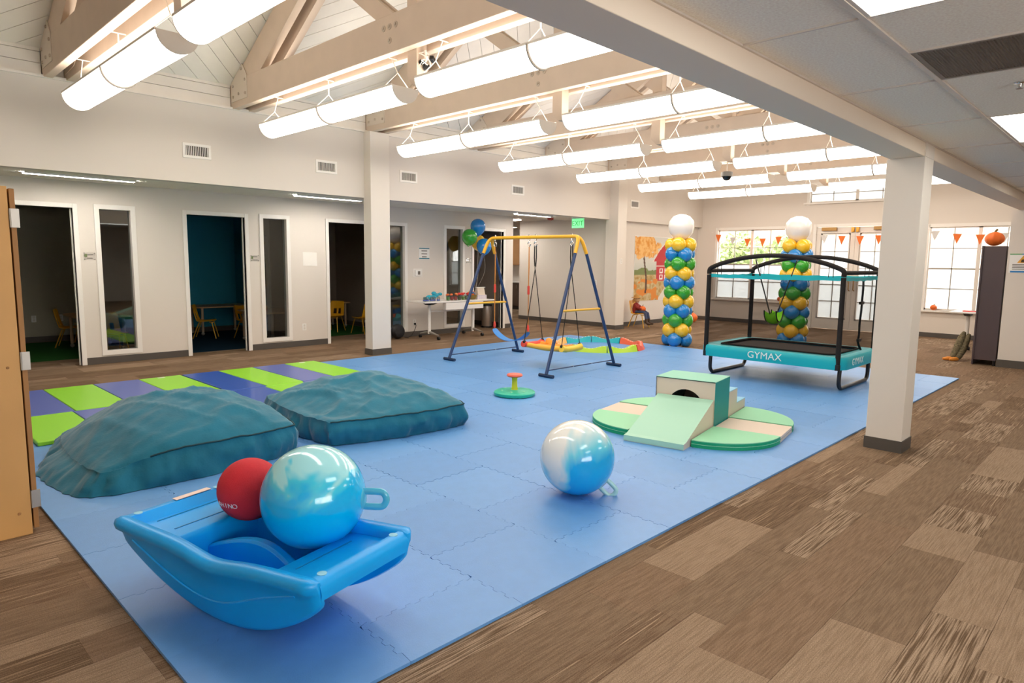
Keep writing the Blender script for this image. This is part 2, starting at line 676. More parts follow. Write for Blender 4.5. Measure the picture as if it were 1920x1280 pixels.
def TL(a, s_, z):                 # (y, slope distance, depth) on the left slope
    return (XU - .1 + s_ * cs + z * SL * cs, a, roofz(XU - .1) + s_ * cs * SL - z * cs)
def TR(a, s_, z):
    p = TL(a, s_, z)
    return (2 * RX - p[0], p[1], p[2])
BW = .195
right_boards = MB()
for i in range(len(bays) - 1):
    a, b = bays[i], bays[i + 1]
    sg = 1 if i % 2 == 1 else -1
    k0 = int(-(b - a) / (BW * 1.4142)) - 26
    for k in range(k0, 40):
        c0 = k * BW * 1.41421
        c1 = c0 + (BW - .006) * 1.41421
        # strip between lines s = sg*(y-a) + c
        ya, yb = a - .01, b + .01
        poly = [(ya, sg * (ya - a) + c0), (yb, sg * (yb - a) + c0), (yb, sg * (yb - a) + c1), (ya, sg * (ya - a) + c1)]
        poly = clip(poly, 1, 0, False)
        if len(poly) > 2:
            poly = clip(poly, 1, slen - .02, True)
        if len(poly) < 3:
            continue
        MB().prism(poly, 0, -.02, T=lambda u, v, w: TL(u, v, -w)).build('roof_board', BOARDP, ceil)
        right_boards.prism(poly, 0, -.02, T=lambda u, v, w: TR(u, v, -w))
rb = right_boards.build('roof_boards_right_slope', BOARDP, ceil)
rb['kind'] = 'stuff'

# ---- end wall with windows, double door and transom
W1 = (-8.82, -6.90, .62, 2.45)
DD = (-6.24, -4.46, 0, 2.47)
W2 = (-3.83, -1.95, .60, 2.41)
TRN = (-6.44, -4.30, 3.05, 3.47)
ew = wall_y(YE, YE + .15, XU - .15, -6.57, 0, ZT, [W1])
e2 = wall_y(YE, YE + .15, -6.57, -4.2, 0, 2.8, [DD])
ew.add(e2.v, e2.f)
e3 = wall_y(YE, YE + .15, -6.57, -4.2, 2.8, ZT, [TRN])
ew.add(e3.v, e3.f)
e4 = wall_y(YE, YE + .15, -4.2, 4.2, 0, ZT, [W2])
ew.add(e4.v, e4.f)
g = [(XU - .4, ZT), (2 * RX - XU + .4, ZT), (2 * RX - XU + .4, roofz(XU - .4) + .05), (RX, roofz(RX) + .05), (XU - .4, roofz(XU - .4) + .05)]
ew.prism(g, YE, YE + .15, T=lambda x, z, y: (x, y, z))
struct(ew.build('wall_end', WALL))
struct(MB().box(XU - .15, YE - .012, 0, DD[0] - .08, YE, .1).box(DD[1] + .08, YE - .012, 0, 4.2, YE, .1).build('baseboard_end', BASEB))
gb = MB().prism(g, YB - .15, YB, T=lambda x, z, y: (x, y, z))
gb.box(-16, YB - .15, 0, 4.2, YB, ZT)
struct(gb.build('wall_behind', WALL))
CLEAR = glass_mat('window_glass', '#ffffff', .04, .95)
FROST = glass_mat('frosted_glass', '#eef2f4', frost=.35)
SASH = M('window_sash_paint', '#e9e2da', .5)
MUNT = M('muntin_grey', '#a9a39c', .5)
def sash(parent, x0, x1, z0, z1, nc, nr, frost_rows, y=YE + .07):
    """frame, muntins and one pane per light"""
    f = MB()
    t = .035
    f.box(x0, y - .025, z0, x0 + t, y + .025, z1).box(x1 - t, y - .025, z0, x1, y + .025, z1)
    f.box(x0, y - .025, z0, x1, y + .025, z0 + t).box(x0, y - .025, z1 - t, x1, y + .025, z1)
    f.build('sash_frame', SASH, parent)
    gx, gz = (x1 - x0 - 2 * t) / nc, (z1 - z0 - 2 * t) / nr
    for i in range(1, nc):
        xx = x0 + t + i * gx
        MB().box(xx - .009, y - .015, z0 + t, xx + .009, y + .015, z1 - t).build('muntin', MUNT, parent)
    for j in range(1, nr):
        zz = z0 + t + j * gz
        q = .017 if (nr == 4 and j == 2) else .009
        MB().box(x0 + t, y - .015, zz - q, x1 - t, y + .015, zz + q).build('muntin', MUNT, parent)
    for i in range(nc):
        for j in range(nr):
            MB().box(x0 + t + i * gx + .004, y - .003, z0 + t + j * gz + .004, x0 + t + (i + 1) * gx - .004, y + .003, z0 + t + (j + 1) * gz - .004
                     ).build('pane', FROST if j < frost_rows else CLEAR, parent)
def casing(x0, x1, z0, z1, c=.06, bottom=True):
    f = MB()
    for a, b in ((x0 - c, x0 + .01), (x1 - .01, x1 + c)):
        f.box(a, YE - .018, z0 - (c if bottom else 0), b, YE + .15, z1 + c)
    f.box(x0, YE - .018, z1 - .01, x1, YE + .15, z1 + c)
    if bottom:
        f.box(x0 - c - .05, YE - .09, z0 - .04, x1 + c + .05, YE + .15, z0)
    return f
w5 = struct(casing(*W1).build('window_5', TRIM))
xm = -7.87
sash(w5, W1[0], xm, W1[2], W1[3], 2, 4, 2)
sash(w5, xm, W1[1], W1[2], W1[3], 2, 4, 2)
w6 = struct(casing(*W2).build('window_6', TRIM))
sash(w6, W2[0], -2.9, W2[2], W2[3], 2, 4, 2)
sash(w6, -2.9, W2[1], W2[2], W2[3], 2, 4, 2)
w7 = struct(casing(*TRN).build('window_7', TRIM))
sash(w7, TRN[0], -5.37, TRN[2], TRN[3], 2, 2, 2)
sash(w7, -5.37, TRN[1], TRN[2], TRN[3], 2, 2, 2)
d5 = struct(casing(DD[0], DD[1], DD[2], DD[3], bottom=False).build('door_5', TRIM))
xm = (DD[0] + DD[1]) / 2
BRASS = M('brass', '#b8863c', .3, metal=.9)
for (a, b) in ((DD[0] + .012, xm - .003), (xm + .003, DD[1] - .012)):
    lf = MB().box(a, YE + .04, .01, a + .11, YE + .09, 2.45).box(b - .11, YE + .04, .01, b, YE + .09, 2.45)
    lf.box(a + .11, YE + .04, .01, b - .11, YE + .09, .26).box(a + .11, YE + .04, 2.3, b - .11, YE + .09, 2.45)
    lf = lf.build('leaf', SASH, d5)
    sash(lf, a + .1, b - .1, .25, 2.31, 2, 5, 4, YE + .065)
    hx = b - .05 if b < -5.3 else a + .05
    MB().tube([(hx, YE + .04, .95), (hx, YE - .03, .97), (hx, YE - .03, 1.2), (hx, YE + .04, 1.22)], .011).build('handle', BRASS, lf, smooth=True)
    MB().box(hx - .035, YE + .0, 2.33, hx + .035, YE + .04, 2.44).tube([(hx, YE - .02, 2.36), (hx, YE + .01, 2.36)], .03).build('latch', BRASS, lf, smooth=True)
    cx = a + .3 if b < -5.3 else b - .3
    MB().box(cx - .17, YE - .04, 2.37, cx + .17, YE + .035, 2.45).build('closer', M('closer_tan', '#b0884f', .45, metal=.3), lf, bevel=.008)

# ---- hall wall, mural wall, right side walls
struct(MB().box(-12.5, 12.98, 0, XU - .05, 13.12, 2.62).build('wall_hall', WALL))
struct(MB().box(-12.5, 12.968, 0, -9.36, 12.98, .1).build('baseboard_hall', BASEB))
struct(MB().box(-9.56, 13.12, 0, -9.42, YE, 2.6).build('wall_mural', WALL))
struct(MB().box(-9.42, 13.12, 0, -9.408, YE - .012, .1).build('baseboard_mural', BASEB))
struct(MB().box(-16.1, 11.13, 0, -15.9, 16.2, 2.62).box(-16.1, 16.0, 0, -9.56, 16.2, 2.62).build('wall_kitchen', WALL))
struct(MB().box(-15.9, 13.0, 2.6, -9.56, 16.1, 2.66).build('ceiling_kitchen', WALLG))
struct(MB().box(XBK - .1, 11.07, 0, XL - .12, 11.13, 2.6).build('wall_corridor', WALL))
struct(MB().box(-15.9, 11.0, 0, XBK - .1, 11.13, 2.6).build('wall_corridor_end', WALL))
struct(wall_x(4.0, 4.2, YB, YE, 0, 2.7, [(-1.9, 2.6, .8, 2.3)]).build('wall_right', WALL))
w8 = MB()  # unseen window added so daylight brightens the boat front and tile ceiling
for q in (-1.9, -.42, 1.06, 2.54):
    w8.box(4.02, q, .8, 4.1, q + .06, 2.3)
w8.box(3.95, -1.96, .76, 4.1, 2.66, .8).box(4.0, -1.96, 2.3, 4.1, 2.66, 2.36)
w8 = struct(w8.build('window_8', TRIM))
for q in (-1.84, -.36, 1.12):
    MB().box(4.05, q, .8, 4.056, q + 1.42, 2.3).build('pane', CLEAR, w8)
struct(MB().box(-1.80, 12.70, 0, .6, 12.92, ZC).build('wall_stub', WALL))
struct(MB().box(-1.812, 12.688, 0, .6, 12.7, .12).box(-1.812, 12.7, 0, -1.8, 12.92, .12).build('baseboard_stub', BASEB))

# ---- beam line on the right, upper wall over it
struct(MB().box(XR - .12, YB, ZB, XR + .13, YE, ZC + .1).build('trim_2', M('beam_paint', '#eedfcd', .55, spec=.3), bevel=.004))
struct(MB().box(XR, YB, ZC + .1, XR + .13, YE, ZT + .5).build('wall_right_upper', WALL))

# ---- tile ceiling on the right
tc = struct(MB().box(XR + .1, YB, 2.56, 4.1, YE, 2.6).build('ceiling_tiles', DARK))
xs = [XR + .13, -.96, -.35, .26, .87, 1.48, 2.09, 2.7, 3.31, 4.0]
y_off = 5.385
grid = MB()
LIGHTS = {(1, -3), (1, 0), (1, 3), (1, 6), (4, -3), (4, 0), (4, 3), (4, 6)}  # all but the individually labelled pair are unseen, added to light the right side
RT = {}
for i in range(len(xs) - 1):
    x0, x1 = xs[i], xs[i + 1]
    grid.box(x0 - .012, YB, 2.524, x0 + .012, YE, 2.56)
    for k in range(-7, 10):
        ya = y_off + k * 1.22
        yb = ya + 1.22
        if yb <= YB or ya >= YE:
            continue
        ya, yb = max(ya, YB), min(yb, YE)
        grid.box(x0, ya - .006, 2.526, x1, ya + .006, 2.56)
        if (i, k) in LIGHTS:
            continue
        if i == 1 and k == -2:
            splits = [(ya, ya + .61), (ya + .61, yb)]
        else:
            splits = [(ya, yb)]
        for n, (p, q) in enumerate(splits):
            if len(splits) == 2 and n == 1:
                continue
            key = (round(x1 - x0, 3), round(q - p, 3))
            if key not in RT:
                RT[key] = MB().box(.013, .007, 0, x1 - x0 - .013, q - p - .007, .015).mesh('ceiling_tile', TILEM)
            inst(RT[key], 'ceiling_tile', tc, (x0, p, ZC + .003))
            if len(splits) == 2:
                grid.box(x0, q - .006, 2.526, x1, q + .006, 2.56)
grid.build('ceiling_grid', GRIDM, tc)
PANELM = emission('ceiling_panel_lens', '#fffdf4', PANEL)
for n, (i, k) in enumerate(sorted(LIGHTS)):
    x0, x1 = xs[i], xs[i + 1]
    ya = y_off + k * 1.22
    if ya > 14:
        continue
    lab = {(1, -3): 'flat white ceiling light panel cut by the top edge, beside the tile beam', (1, 0): 'flat white ceiling light panel beyond the dark perforated grille'}.get((i, k), 'unseen flat white light panel added in the tile ceiling for more light')
    t = thing('ceiling_light_panel', lab, 'light', (x0, ya, ZC), 0, 'light panels in the tile ceiling')
    MB().box(.013, .007, .0, x1 - x0 - .013, 1.213, .01).build('lens', PANELM, t)
    MB().box(.013, .007, -.003, .03, 1.213, .012).box(x1 - x0 - .03, .007, -.003, x1 - x0 - .013, 1.213, .012).build('frame', GRIDM, t)
# perforated return-air grille
x0, ya = xs[1], y_off - 2 * 1.22 + .61
vg = thing('ceiling_grille', 'dark perforated square air grille set among ceiling tiles', 'vent', (x0, ya, ZC))
GRL = M('grille_metal', '#7d746b', .5, metal=.3)
MB().box(.013, .007, .004, .597, .603, .008).build('backing', M('grille_back', '#4a443f', .8), vg)
fr = MB().box(.013, .007, -.003, .597, .03, .004).box(.013, .58, -.003, .597, .603, .004).box(.013, .03, -.003, .036, .58, .004).box(.574, .03, -.003, .597, .58, .004)
fr.build('frame', GRL, vg)
pf = MB()
for a in range(42):
    q = .04 + a * .0127
    pf.bar((q, .03, .001), (q, .58, .001), .005, .002)
    pf.bar((.036, q, .001), (.574, q, .001), .005, .002)
pf = pf.build('perforated_face', GRL, vg)
pf['kind'] = 'stuff'
sp = thing('sprinkler', 'tiny chrome sprinkler head in a ceiling tile at the right edge', 'sprinkler', (-.66, 4.51, ZC + .003))
MB().lathe([(.03, 0), (.03, -.004), (.012, -.008), (.01, -.025), (.004, -.028)], 14).build('body', CHROME, sp, smooth=True)
MB().lathe([(.018, -.03), (.018, -.033)], 14).build('deflector', CHROME, sp)
# ================================================================ COLUMNS, TRUSSES, LAMPS
def column(label, x0, x1, y0, y1, z1, notch=None):
    t = thing('square_column', label, 'column', ((x0 + x1) / 2, (y0 + y1) / 2, 0))
    a, b = (x1 - x0) / 2, (y1 - y0) / 2
    MB().box(-a, -b, 0, a, b, z1).build('shaft', M('column_paint', '#e4dcd2', .6, spec=.3), t, bevel=.004)
    MB().box(-a - .008, -b - .008, 0, a + .008, b + .008, .1).build('base_trim', BASEB, t)
    return t
column('white square column standing right of the doorways, left of the swings', -9.33, -9.12, 6.06, 6.42, ZT)
column('white square column between the exit sign and the farm mural', -9.40, -9.06, 12.63, 12.97, ZT)
c3 = column('large white square column in front of the trampoline, on the carpet', -1.74, -1.462, 6.135, 6.40, ZB)
MB().box(.13, -.133, ZB, .139, .133, ZC).build('cap', MATS['column_paint'], c3)

BOLT = M('bolt_head', '#c9b9a8', .5, metal=.2)
PLATE = M('plate_paint', '#ddd0c1', .5, spec=.35)
def make_truss():
    t = thing('roof_truss', 'x', 'truss')
    xa, xb = XU - .05, XR + .05
    for sy in (-1, 1):
        MB().box(xa, sy * .11 - .045, ZT + .005, xb, sy * .11 + .045, ZT + .365).build('bottom_chord', BEAMP, t, bevel=.006)
        # rafters
        for sd in (0, 1):
            def X(x):
                return x if sd == 0 else 2 * RX - x
            poly = [(XU + .02, ZT + .07), (XU + .42, ZT + .10), (RX, roofz(RX) - .36), (RX, roofz(RX) - .04), (XU + .02, roofz(XU + .02) - .04)]
            r = MB()
            r.prism(poly, sy * .103 - .045, sy * .103 + .045, T=lambda x, z, y: (X(x), y, z))
            r.build('rafter', BEAMP, t)
            # web brace
            x0, x1 = RX - .22, RX - 1.75
            MB().bar((X(x0), sy * .055, ZT + .26), (X(x1), sy * .055, roofz(x1) - .18), .05, .17).build('web_brace', BEAMP, t)
            # gusset plate on the outside of the chord
            yo = sy * .157
            gp = [(XU + .02, ZT + .09), (XU + .50, ZT + .09), (XU + .50, ZT + .37), (XU + .37, ZT + .535), (XU + .02, ZT + .345)]
            pl = MB().prism(gp, yo - .005 * sy, yo + .005 * sy, T=lambda x, z, y: (X(x), y, z)).build('gusset_plate', PLATE, t)
            for (bx, bz) in ((.08, .15), (.08, .29), (.25, .17), (.45, .15), (.45, .32), (.35, .47)):
                MB().lathe([(.018, 0), (.018, .012), (.008, .016)], 10, (X(XU + bx), yo + sy * .005, ZT + bz), rot=Matrix.Rotation(-sy * pi / 2, 3, 'X')).build('bolt', BOLT, pl)
            # bolts near the king post
            for (bx, bz) in ((-.33, .25), (-.23, .25), (-.13, .25), (-.23, .12)) if sd == 0 else ():
                MB().lathe([(.03, 0), (.03, .006), (.014, .008), (.014, .018)], 12, (X(RX + bx), sy * .155, ZT + bz), rot=Matrix.Rotation(-sy * pi / 2, 3, 'X')).build('bolt', BOLT, t)
    kp = [(-.075, -.24), (.02, -.33), (.075, -.33), (.075, roofz(RX) - ZT - .1), (-.075, roofz(RX) - ZT - .1)]
    MB().prism(kp, -.062, .062, T=lambda x, z, y: (RX + x, y, ZT + z)).build('king_post', BEAMP, t, bevel=.005)
    return t
POS = ['nearest', 'second nearest', 'third nearest', 'fourth nearest', 'fifth nearest', 'sixth nearest', 'farthest']
proto = make_truss()
for i, y in enumerate(TY):
    o = proto if i == 0 else copy_tree(proto)
    o.location = (0, y, 0)
    tag(o, '%s white timber roof truss with bolted plates under the diagonal boards' % POS[i], 'truss', 'roof trusses across the room')

LENSM = emission('pendant_lens', '#fff4e6', LAMP)
CAPM = M('lamp_end_cap', '#e9e2d8', .45)
RINGM = M('lamp_seam', '#8f877d', .5)
WIREM = M('lamp_wire', '#efe8de', .5)
def make_lamp(L):
    t = thing('pendant_light', 'x', 'light')
    R, zc = .155, 3.255
    h = L / 2
    for a, b in ((-h, -.012), (.012, h)):
        n = 10
        vs, fs = [], []
        for k in range(n + 1):
            an = pi + pi * k / n
            for xx in (a, b):
                vs.append((xx, R * cos(an), zc + R * sin(an) * .98))
        for k in range(n):
            fs.append((2 * k, 2 * k + 1, 2 * k + 3, 2 * k + 2))
        MB().add(vs, fs).build('lens', LENSM, t, smooth=True)
    half = [(R * 1.02 * cos(pi + pi * k / 16), R * sin(pi + pi * k / 16)) for k in range(17)]
    for sx in (-1, 1):
        MB().prism(half, sx * h, sx * (h + .012), T=lambda y, z, x: (x, y, zc + z)).build('end_cap', CAPM, t)
    ring = MB()
    ring.tube([(0, (R + .003) * cos(pi + pi * k / 16), zc + (R + .003) * sin(pi + pi * k / 16)) for k in range(17)], .012, 6)
    ring.build('seam_ring', RINGM, t, smooth=True)
    for sy in (-1, 1):
        MB().box(-h, sy * (R + .002) - .006, zc - .008, h, sy * (R + .002) + .006, zc + .012).build('edge_rail', CAPM, t)
    for xx in (-h + .12, 0, h - .12):
        top = (xx + (.0 if xx == 0 else .1 * (-1 if xx > 0 else 1)), 0, ZT + .02)
        w = MB()
        for sy in (-1, 1):
            w.tube([(xx, sy * R, zc + .01), (xx, sy * .03, zc + .13), (xx, 0, zc + .16)], .0045, 5)
        w.tube([(xx, 0, zc + .16), top], .008 if xx == 0 else .0045, 6)
        w.tube([(top[0], -.09, ZT + .025), (top[0], .09, ZT + .025)], .006, 6)
        w.build('hanger', WIREM, t)
    return t
XLc, XRc, LL = (-8.5 - 5.58) / 2, (-5.25 - 2.3) / 2, 2.9
lamp = make_lamp(LL)
first = True
for row, xc, wh in (('left', XLc, 'in the row by the vented left wall'), ('right', XRc, 'in the row along the grey beam')):
    for i, y in enumerate(TY):
        o = lamp if first else copy_tree(lamp)
        first = False
        o.location = (xc, y, 0)
        tag(o, '%s glowing half-round pendant light %s' % (POS[i], wh), 'light', 'pendant lights, ' + row + ' row')

# small cable cluster with cameras on the second truss, dome camera further back
t = thing('camera_cluster', 'small black cameras with tangled cables under the second truss', 'camera', (RX + .13, TY[1], ZT - .01))
for k, (dx, dy, dz, a) in enumerate([(-.05, -.03, -.10, .4), (.06, .02, -.07, 2.2), (.0, .05, -.14, 4.0)]):
    MB().bar((dx, dy, dz), (dx + .05 * cos(a), dy + .07 * sin(a), dz - .02), .04, .04).build('camera_body', BLACKP, t, bevel=.006)
cb = MB()
cb.tube([(0, 0, 0), (0, 0, -.1)], .012, 8)
rc = random.Random(3)
for k in range(5):
    p = [(0, 0, -.01)]
    for q in range(4):
        p.append((rc.uniform(-.06, .04), rc.uniform(-.06, .06), -.03 - q * .035))
    cb.tube(p, .004, 5)
cb.build('cables', WIREM, t)
t = thing('dome_camera', 'grey dome security camera hanging between the lamp rows', 'camera', (-5.5, 10.75, 3.02))
MB().tube([(0, 0, .07), (0, 0, .55)], .01, 8).build('rod', WIREM, t)
MB().lathe([(.09, 0), (.1, .03), (.1, .07), (.05, .085)], 20).build('housing', M('camera_grey', '#8a857e', .5), t, smooth=True)
MB().lathe([(.001, -.07), (.045, -.06), (.07, -.03), (.078, 0)], 20).build('dome', M('dome_black', '#0c0c0e', .1, coat=.5), t, smooth=True)

# wall vents
VD = M('vent_dark', '#3f3730', .8)
def make_vent():
    t = thing('wall_vent', 'x', 'vent')
    w, h = .36, .19
    MB().box(-.004, -w / 2 + .03, -h / 2 + .03, .002, w / 2 - .03, h / 2 - .03).build('backing', VD, t)
    f = MB().box(0, -w / 2, -h / 2, .012, w / 2, -h / 2 + .034).box(0, -w / 2, h / 2 - .034, .012, w / 2, h / 2)
    f.box(0, -w / 2, -h / 2 + .034, .012, -w / 2 + .034, h / 2 - .034).box(0, w / 2 - .034, -h / 2 + .034, .012, w / 2, h / 2 - .034)
    f.build('frame', TRIM, t, bevel=.002)
    n = 13
    for k in range(n):
        y = -w / 2 + .045 + k * (w - .09) / (n - 1)
        MB().bar((.006, y, -h / 2 + .03), (.006, y, h / 2 - .03), .011, .004, up=(1, .6, 0)).build('louvre', TRIM, t)
    return t
vp = make_vent()
VL = ['between the two nearest roof trusses', 'just left of the left square column', 'just right of the left square column', 'above the bunch of balloons', 'between the far column and the end wall']
for i, y in enumerate([3.49, 5.39, 6.93, 9.58, 13.62]):
    o = vp if i == 0 else copy_tree(vp)
    o.location = (XU, y, 2.94)
    tag(o, 'white louvred vent high on the left wall ' + VL[i], 'vent', 'vents high on the left wall')

# ================================================================ FOAM MAT
FOAM = []
for k, c in enumerate(['#5b98d8', '#5895d6', '#5e9ada', '#5592d3']):
    FOAM.append(M('foam_blue_%d' % k, c, .46, spec=1.0, var=(14, .03), bump=(160, .10)))
FOAME = M('foam_edge', '#4e77b4', .65)
mat = thing('foam_floor_mat', 'large blue floor mat of interlocking foam tiles under the play equipment', 'mat', ((MX0 + MX1) / 2, MY0, 0))
ox, oy = (MX0 + MX1) / 2, MY0
S, TD, NT, TH = .6258, .0085, 8, .014
BD = .034
def teeth(n, length, gap=0.0):
    """offsets along an edge: list of (t, d), n teeth per .6258 m"""
    out = []
    p = length / n
    for k in range(n):
        for (a, d) in ((.35 if k == 0 else .06, -TD), (.44, -TD), (.54, TD), (.65 if k == n - 1 else .94, TD)):
            out.append((k * p + a * p, d))
    return out
G = .0011
def tile_poly(w, h, bd):
    """tile outline; bd = dict of sides with a straight border ('r','l','b','t')"""
    nx, ny = round(NT * w / S), NT
    pts = []
    def side(axis):
        pass
    B = [(G, 0 + G)]
    # bottom, left to right
    bot = [(t, d + G) for t, d in teeth(nx, w)] if 'b' not in bd else []
    top = [(t, h + d - G) for t, d in teeth(nx, w)] if 't' not in bd else []
    lef = [(d + G, t) for t, d in teeth(ny, h)] if 'l' not in bd else []
    rig = [(w + d - G, t) for t, d in teeth(ny, h)] if 'r' not in bd else []
    x0 = -BD if 'l' in bd else G
    x1 = w + BD if 'r' in bd else w - G
    y0 = -BD if 'b' in bd else G
    y1 = h + BD if 't' in bd else h - G
    poly = [(x0, y0)] + bot + [(x1, y0)] + rig + [(x1, y1)] + top[::-1] + [(x0, y1)] + lef[::-1]
    return poly
TMESH = {}
NROW = 16
rowh = (MY1 - MY0 - 2 * BD) / NROW
ncol = 11
colw = (MX1 - MX0 - 2 * BD) / ncol
rt = random.Random(11)
for j in range(NROW):
    y0 = MY0 + BD + j * rowh
    cuts = [0]
    if j % 2 == 1:
        cuts += [colw / 2 + k * colw for k in range(ncol)] + [ncol * colw]
    else:
        cuts += [(k + 1) * colw for k in range(ncol)]
    for k in range(len(cuts) - 1):
        w = cuts[k + 1] - cuts[k]
        x0 = MX0 + BD + cuts[k]
        bd = ''
        if k == 0: bd += 'l'
        if k == len(cuts) - 2: bd += 'r'
        if j == 0: bd += 'b'
        if j == NROW - 1: bd += 't'
        c = rt.randrange(4)
        key = (round(w, 3), bd, c)
        if key not in TMESH:
            TMESH[key] = MB().prism(tile_poly(w, rowh, bd), 0, TH).mesh('foam_tile', FOAM[c])
        inst(TMESH[key], 'foam_tile', mat, (x0 - ox, y0 - oy, rt.uniform(0, .0012)))
MZ = TH + .0006
# ================================================================ PLAY EQUIPMENT
def V(*a):
    return Vector(a)
def arc(c, r, a0, a1, n, ax='xz'):
    out = []
    for k in range(n + 1):
        a = a0 + (a1 - a0) * k / n
        if ax == 'xz': out.append((c[0] + r * cos(a), c[1], c[2] + r * sin(a)))
        if ax == 'yz': out.append((c[0], c[1] + r * cos(a), c[2] + r * sin(a)))
        if ax == 'xy': out.append((c[0] + r * cos(a), c[1] + r * sin(a), c[2]))
    return out
def catmull(P, n=8, closed=False):
    P = [Vector(p) for p in P]
    out = []
    m = len(P)
    rng = range(m) if closed else range(m - 1)
    for i in rng:
        p0 = P[(i - 1) % m] if closed else P[max(i - 1, 0)]
        p1, p2 = P[i], P[(i + 1) % m]
        p3 = P[(i + 2) % m] if closed else P[min(i + 2, m - 1)]
        for k in range(n):
            t = k / n
            out.append(.5 * ((2 * p1) + (p2 - p0) * t + (2 * p0 - 5 * p1 + 4 * p2 - p3) * t * t + (3 * p1 - p0 - 3 * p2 + p3) * t ** 3))
    if not closed:
        out.append(P[-1])
    return out

# ---- rocking boat -------------------------------------------------------------
BOATM = M('boat_plastic', '#00a6fa', .34, spec=.5, var=(3, .05))
boat = thing('seesaw_boat', 'bright blue plastic rocking seesaw boat holding two balls', 'seesaw', (-2.80, 1.26, MZ), radians(15))
BL, BWd, BZ = .625, .288, .345
LEAN = .20
def zt(x):
    u = x / BL
    return BZ - .028 * math.exp(-((u - .02) / .28) ** 2) + .022 * u * u + .008 * math.tanh((-u) * 6) * math.exp(-(u / .5) ** 2)
def zb(x):
    u = abs(x) / BL
    return .245 * u ** 2.2
def side(sy):
    N = 48
    xs_ = [-BL + 2 * BL * k / N for k in range(N + 1)]
    mb = MB()
    # cross-section rows from the outer bottom up over the rim to the inner bottom: (y offset, height fraction)
    rows = []
    for x_ in xs_:
        u = abs(x_) / BL
        t0, b0 = zt(x_), zb(x_) + (.0 if u < .985 else .0)
        e = min(1.0, max(0.0, (1 - u) / .05)) ** .5
        hgt = t0 - b0
        yo = BWd
        prof = [(yo - .055, b0 + .006), (yo - .035, b0), (yo - .012, b0 + .006), (yo - .008, b0 + .02), (yo - .004 , b0 + hgt * .45), (yo + .0, t0 - .062), (yo + .022, t0 - .05), (yo + .03, t0 - .024),
                (yo + .022, t0 - .005), (yo - .006, t0), (yo - .034, t0 - .004), (yo - .044, t0 - .02), (yo - .05, t0 - .05), (yo - .055, b0 + hgt * .4)]
        rows.append([(x_, sy * (yo - .03 + (p - yo + .03) * (.35 + .65 * e) - LEAN * max(0, t0 - .05 - q)), (q - (t0 + b0) / 2) * (.8 + .2 * e) + (t0 + b0) / 2) for p, q in prof])
    n = len(rows[0])
    vs = [p for r in rows for p in r]
    fs = []
    for i in range(N):
        for k in range(n):
            k2 = (k + 1) % n
            q = (i * n + k, i * n + k2, (i + 1) * n + k2, (i + 1) * n + k)
            fs.append(q if sy < 0 else q[::-1])
    fs.append(tuple(range(n)) if sy > 0 else tuple(range(n - 1, -1, -1)))
    fs.append(tuple(N * n + k for k in range(n - 1, -1, -1)) if sy > 0 else tuple(N * n + k for k in range(n)))
    mb.add(vs, fs)
    o = mb.build('side_panel', BOATM, boat, smooth=True, angle=60)
    # raised wave line on the outside
    w = []
    for k in range(41):
        x_ = -BL * .84 + k / 40 * BL * 1.66
        f = .50 - .16 * sin(k / 40 * 5.2 - .4)
        zq = zb(x_) + (zt(x_) - zb(x_)) * f * .9
        w.append((x_, sy * (BWd - .0045 - LEAN * max(0, zt(x_) - .05 - zq)), zq))
    MB().tube(w, .0055, 6).build('wave_relief', BOATM, o, smooth=True)
    return o
side(-1)
side(1)
def deck(sx):
    """end seat: flat slab with rounded outer rim and two moulded grooves"""
    N = 10
    mb = MB()
    a0, a1 = .29, BL - .005
    prof = [(a0, .085), (a0 + .004, BZ - .075), (a0 + .02, BZ - .05), (a0 + .03, BZ - .045), (a1 - .075, BZ - .03), (a1 - .062, BZ - .012), (a1 - .045, BZ + .012), (a1 - .02, BZ + .014), (a1 + .004, BZ - .004), (a1 + .012, BZ - .035),
            (a1 + .006, BZ - .068), (a1 - .010, BZ - .074), (a1 - .02, BZ - .055), (a1 - .05, BZ - .075), (a0 + .04, BZ - .10), (a0 + .03, .085)]
    w = BWd - .03
    vs = [(sx * p, s_ * (w - LEAN * max(0, BZ - .05 - q)), q) for s_ in (-1, 1) for p, q in prof]
    n = len(prof)
    fs = [(k, (k + 1) % n, n + (k + 1) % n, n + k) for k in range(n)]
    if sx > 0:
        fs = [f[::-1] for f in fs]
    mb.add(vs, fs)
    d = mb.build('end_seat', BOATM, boat, smooth=True, angle=50)
    for gx in (a0 + .1, a1 - .1):
        z_ = BZ - .045 + (gx - a0 - .03) / (a1 - .105 - a0) * .015 - .001
        MB().box(sx * gx - .003, -w + .1, z_ - .002, sx * gx + .003, w - .1, z_ + .0035).build('groove', M('boat_groove', '#0f7cba', .4), d)
    for gy in (-w + .05, w - .05):
        MB().lathe([(.019, 0), (.019, .004), (.008, .006)], 14, (sx * (a1 - .035), gy, BZ + .011)).build('cap', M('boat_cap', '#8fd2ee', .4), d, smooth=True)
    # hollow scoop under the overhanging end
    return d
deck(-1)
deck(1)
MB().box(-.33, -BWd + .1, .06, .33, BWd - .1, .085).build('foot_well', BOATM, boat, bevel=.01)
dv = [(-.295, .08)] + [(-.295 + .59 * k / 20, .215 + .065 * sin(pi * k / 20)) for k in range(21)] + [(.295, .08)]
MB().prism(dv[::-1], -.026, .026, T=lambda x, z, y: (x, y + .04 * sin((x + .295) / .59 * pi) - .04, z)).build('divider', BOATM, boat, bevel=.012, smooth=True)
MB().box(-.24, -BWd + .11, .085, -.14, -.07, .125).build('foot_step', BOATM, boat, bevel=.02)
MB().box(-BL + .012, -.02, BZ + .016, -BL + .048, .17, BZ + .0185).build('warning_sticker', M('sticker_paper', '#f3ddd2', .6), boat)

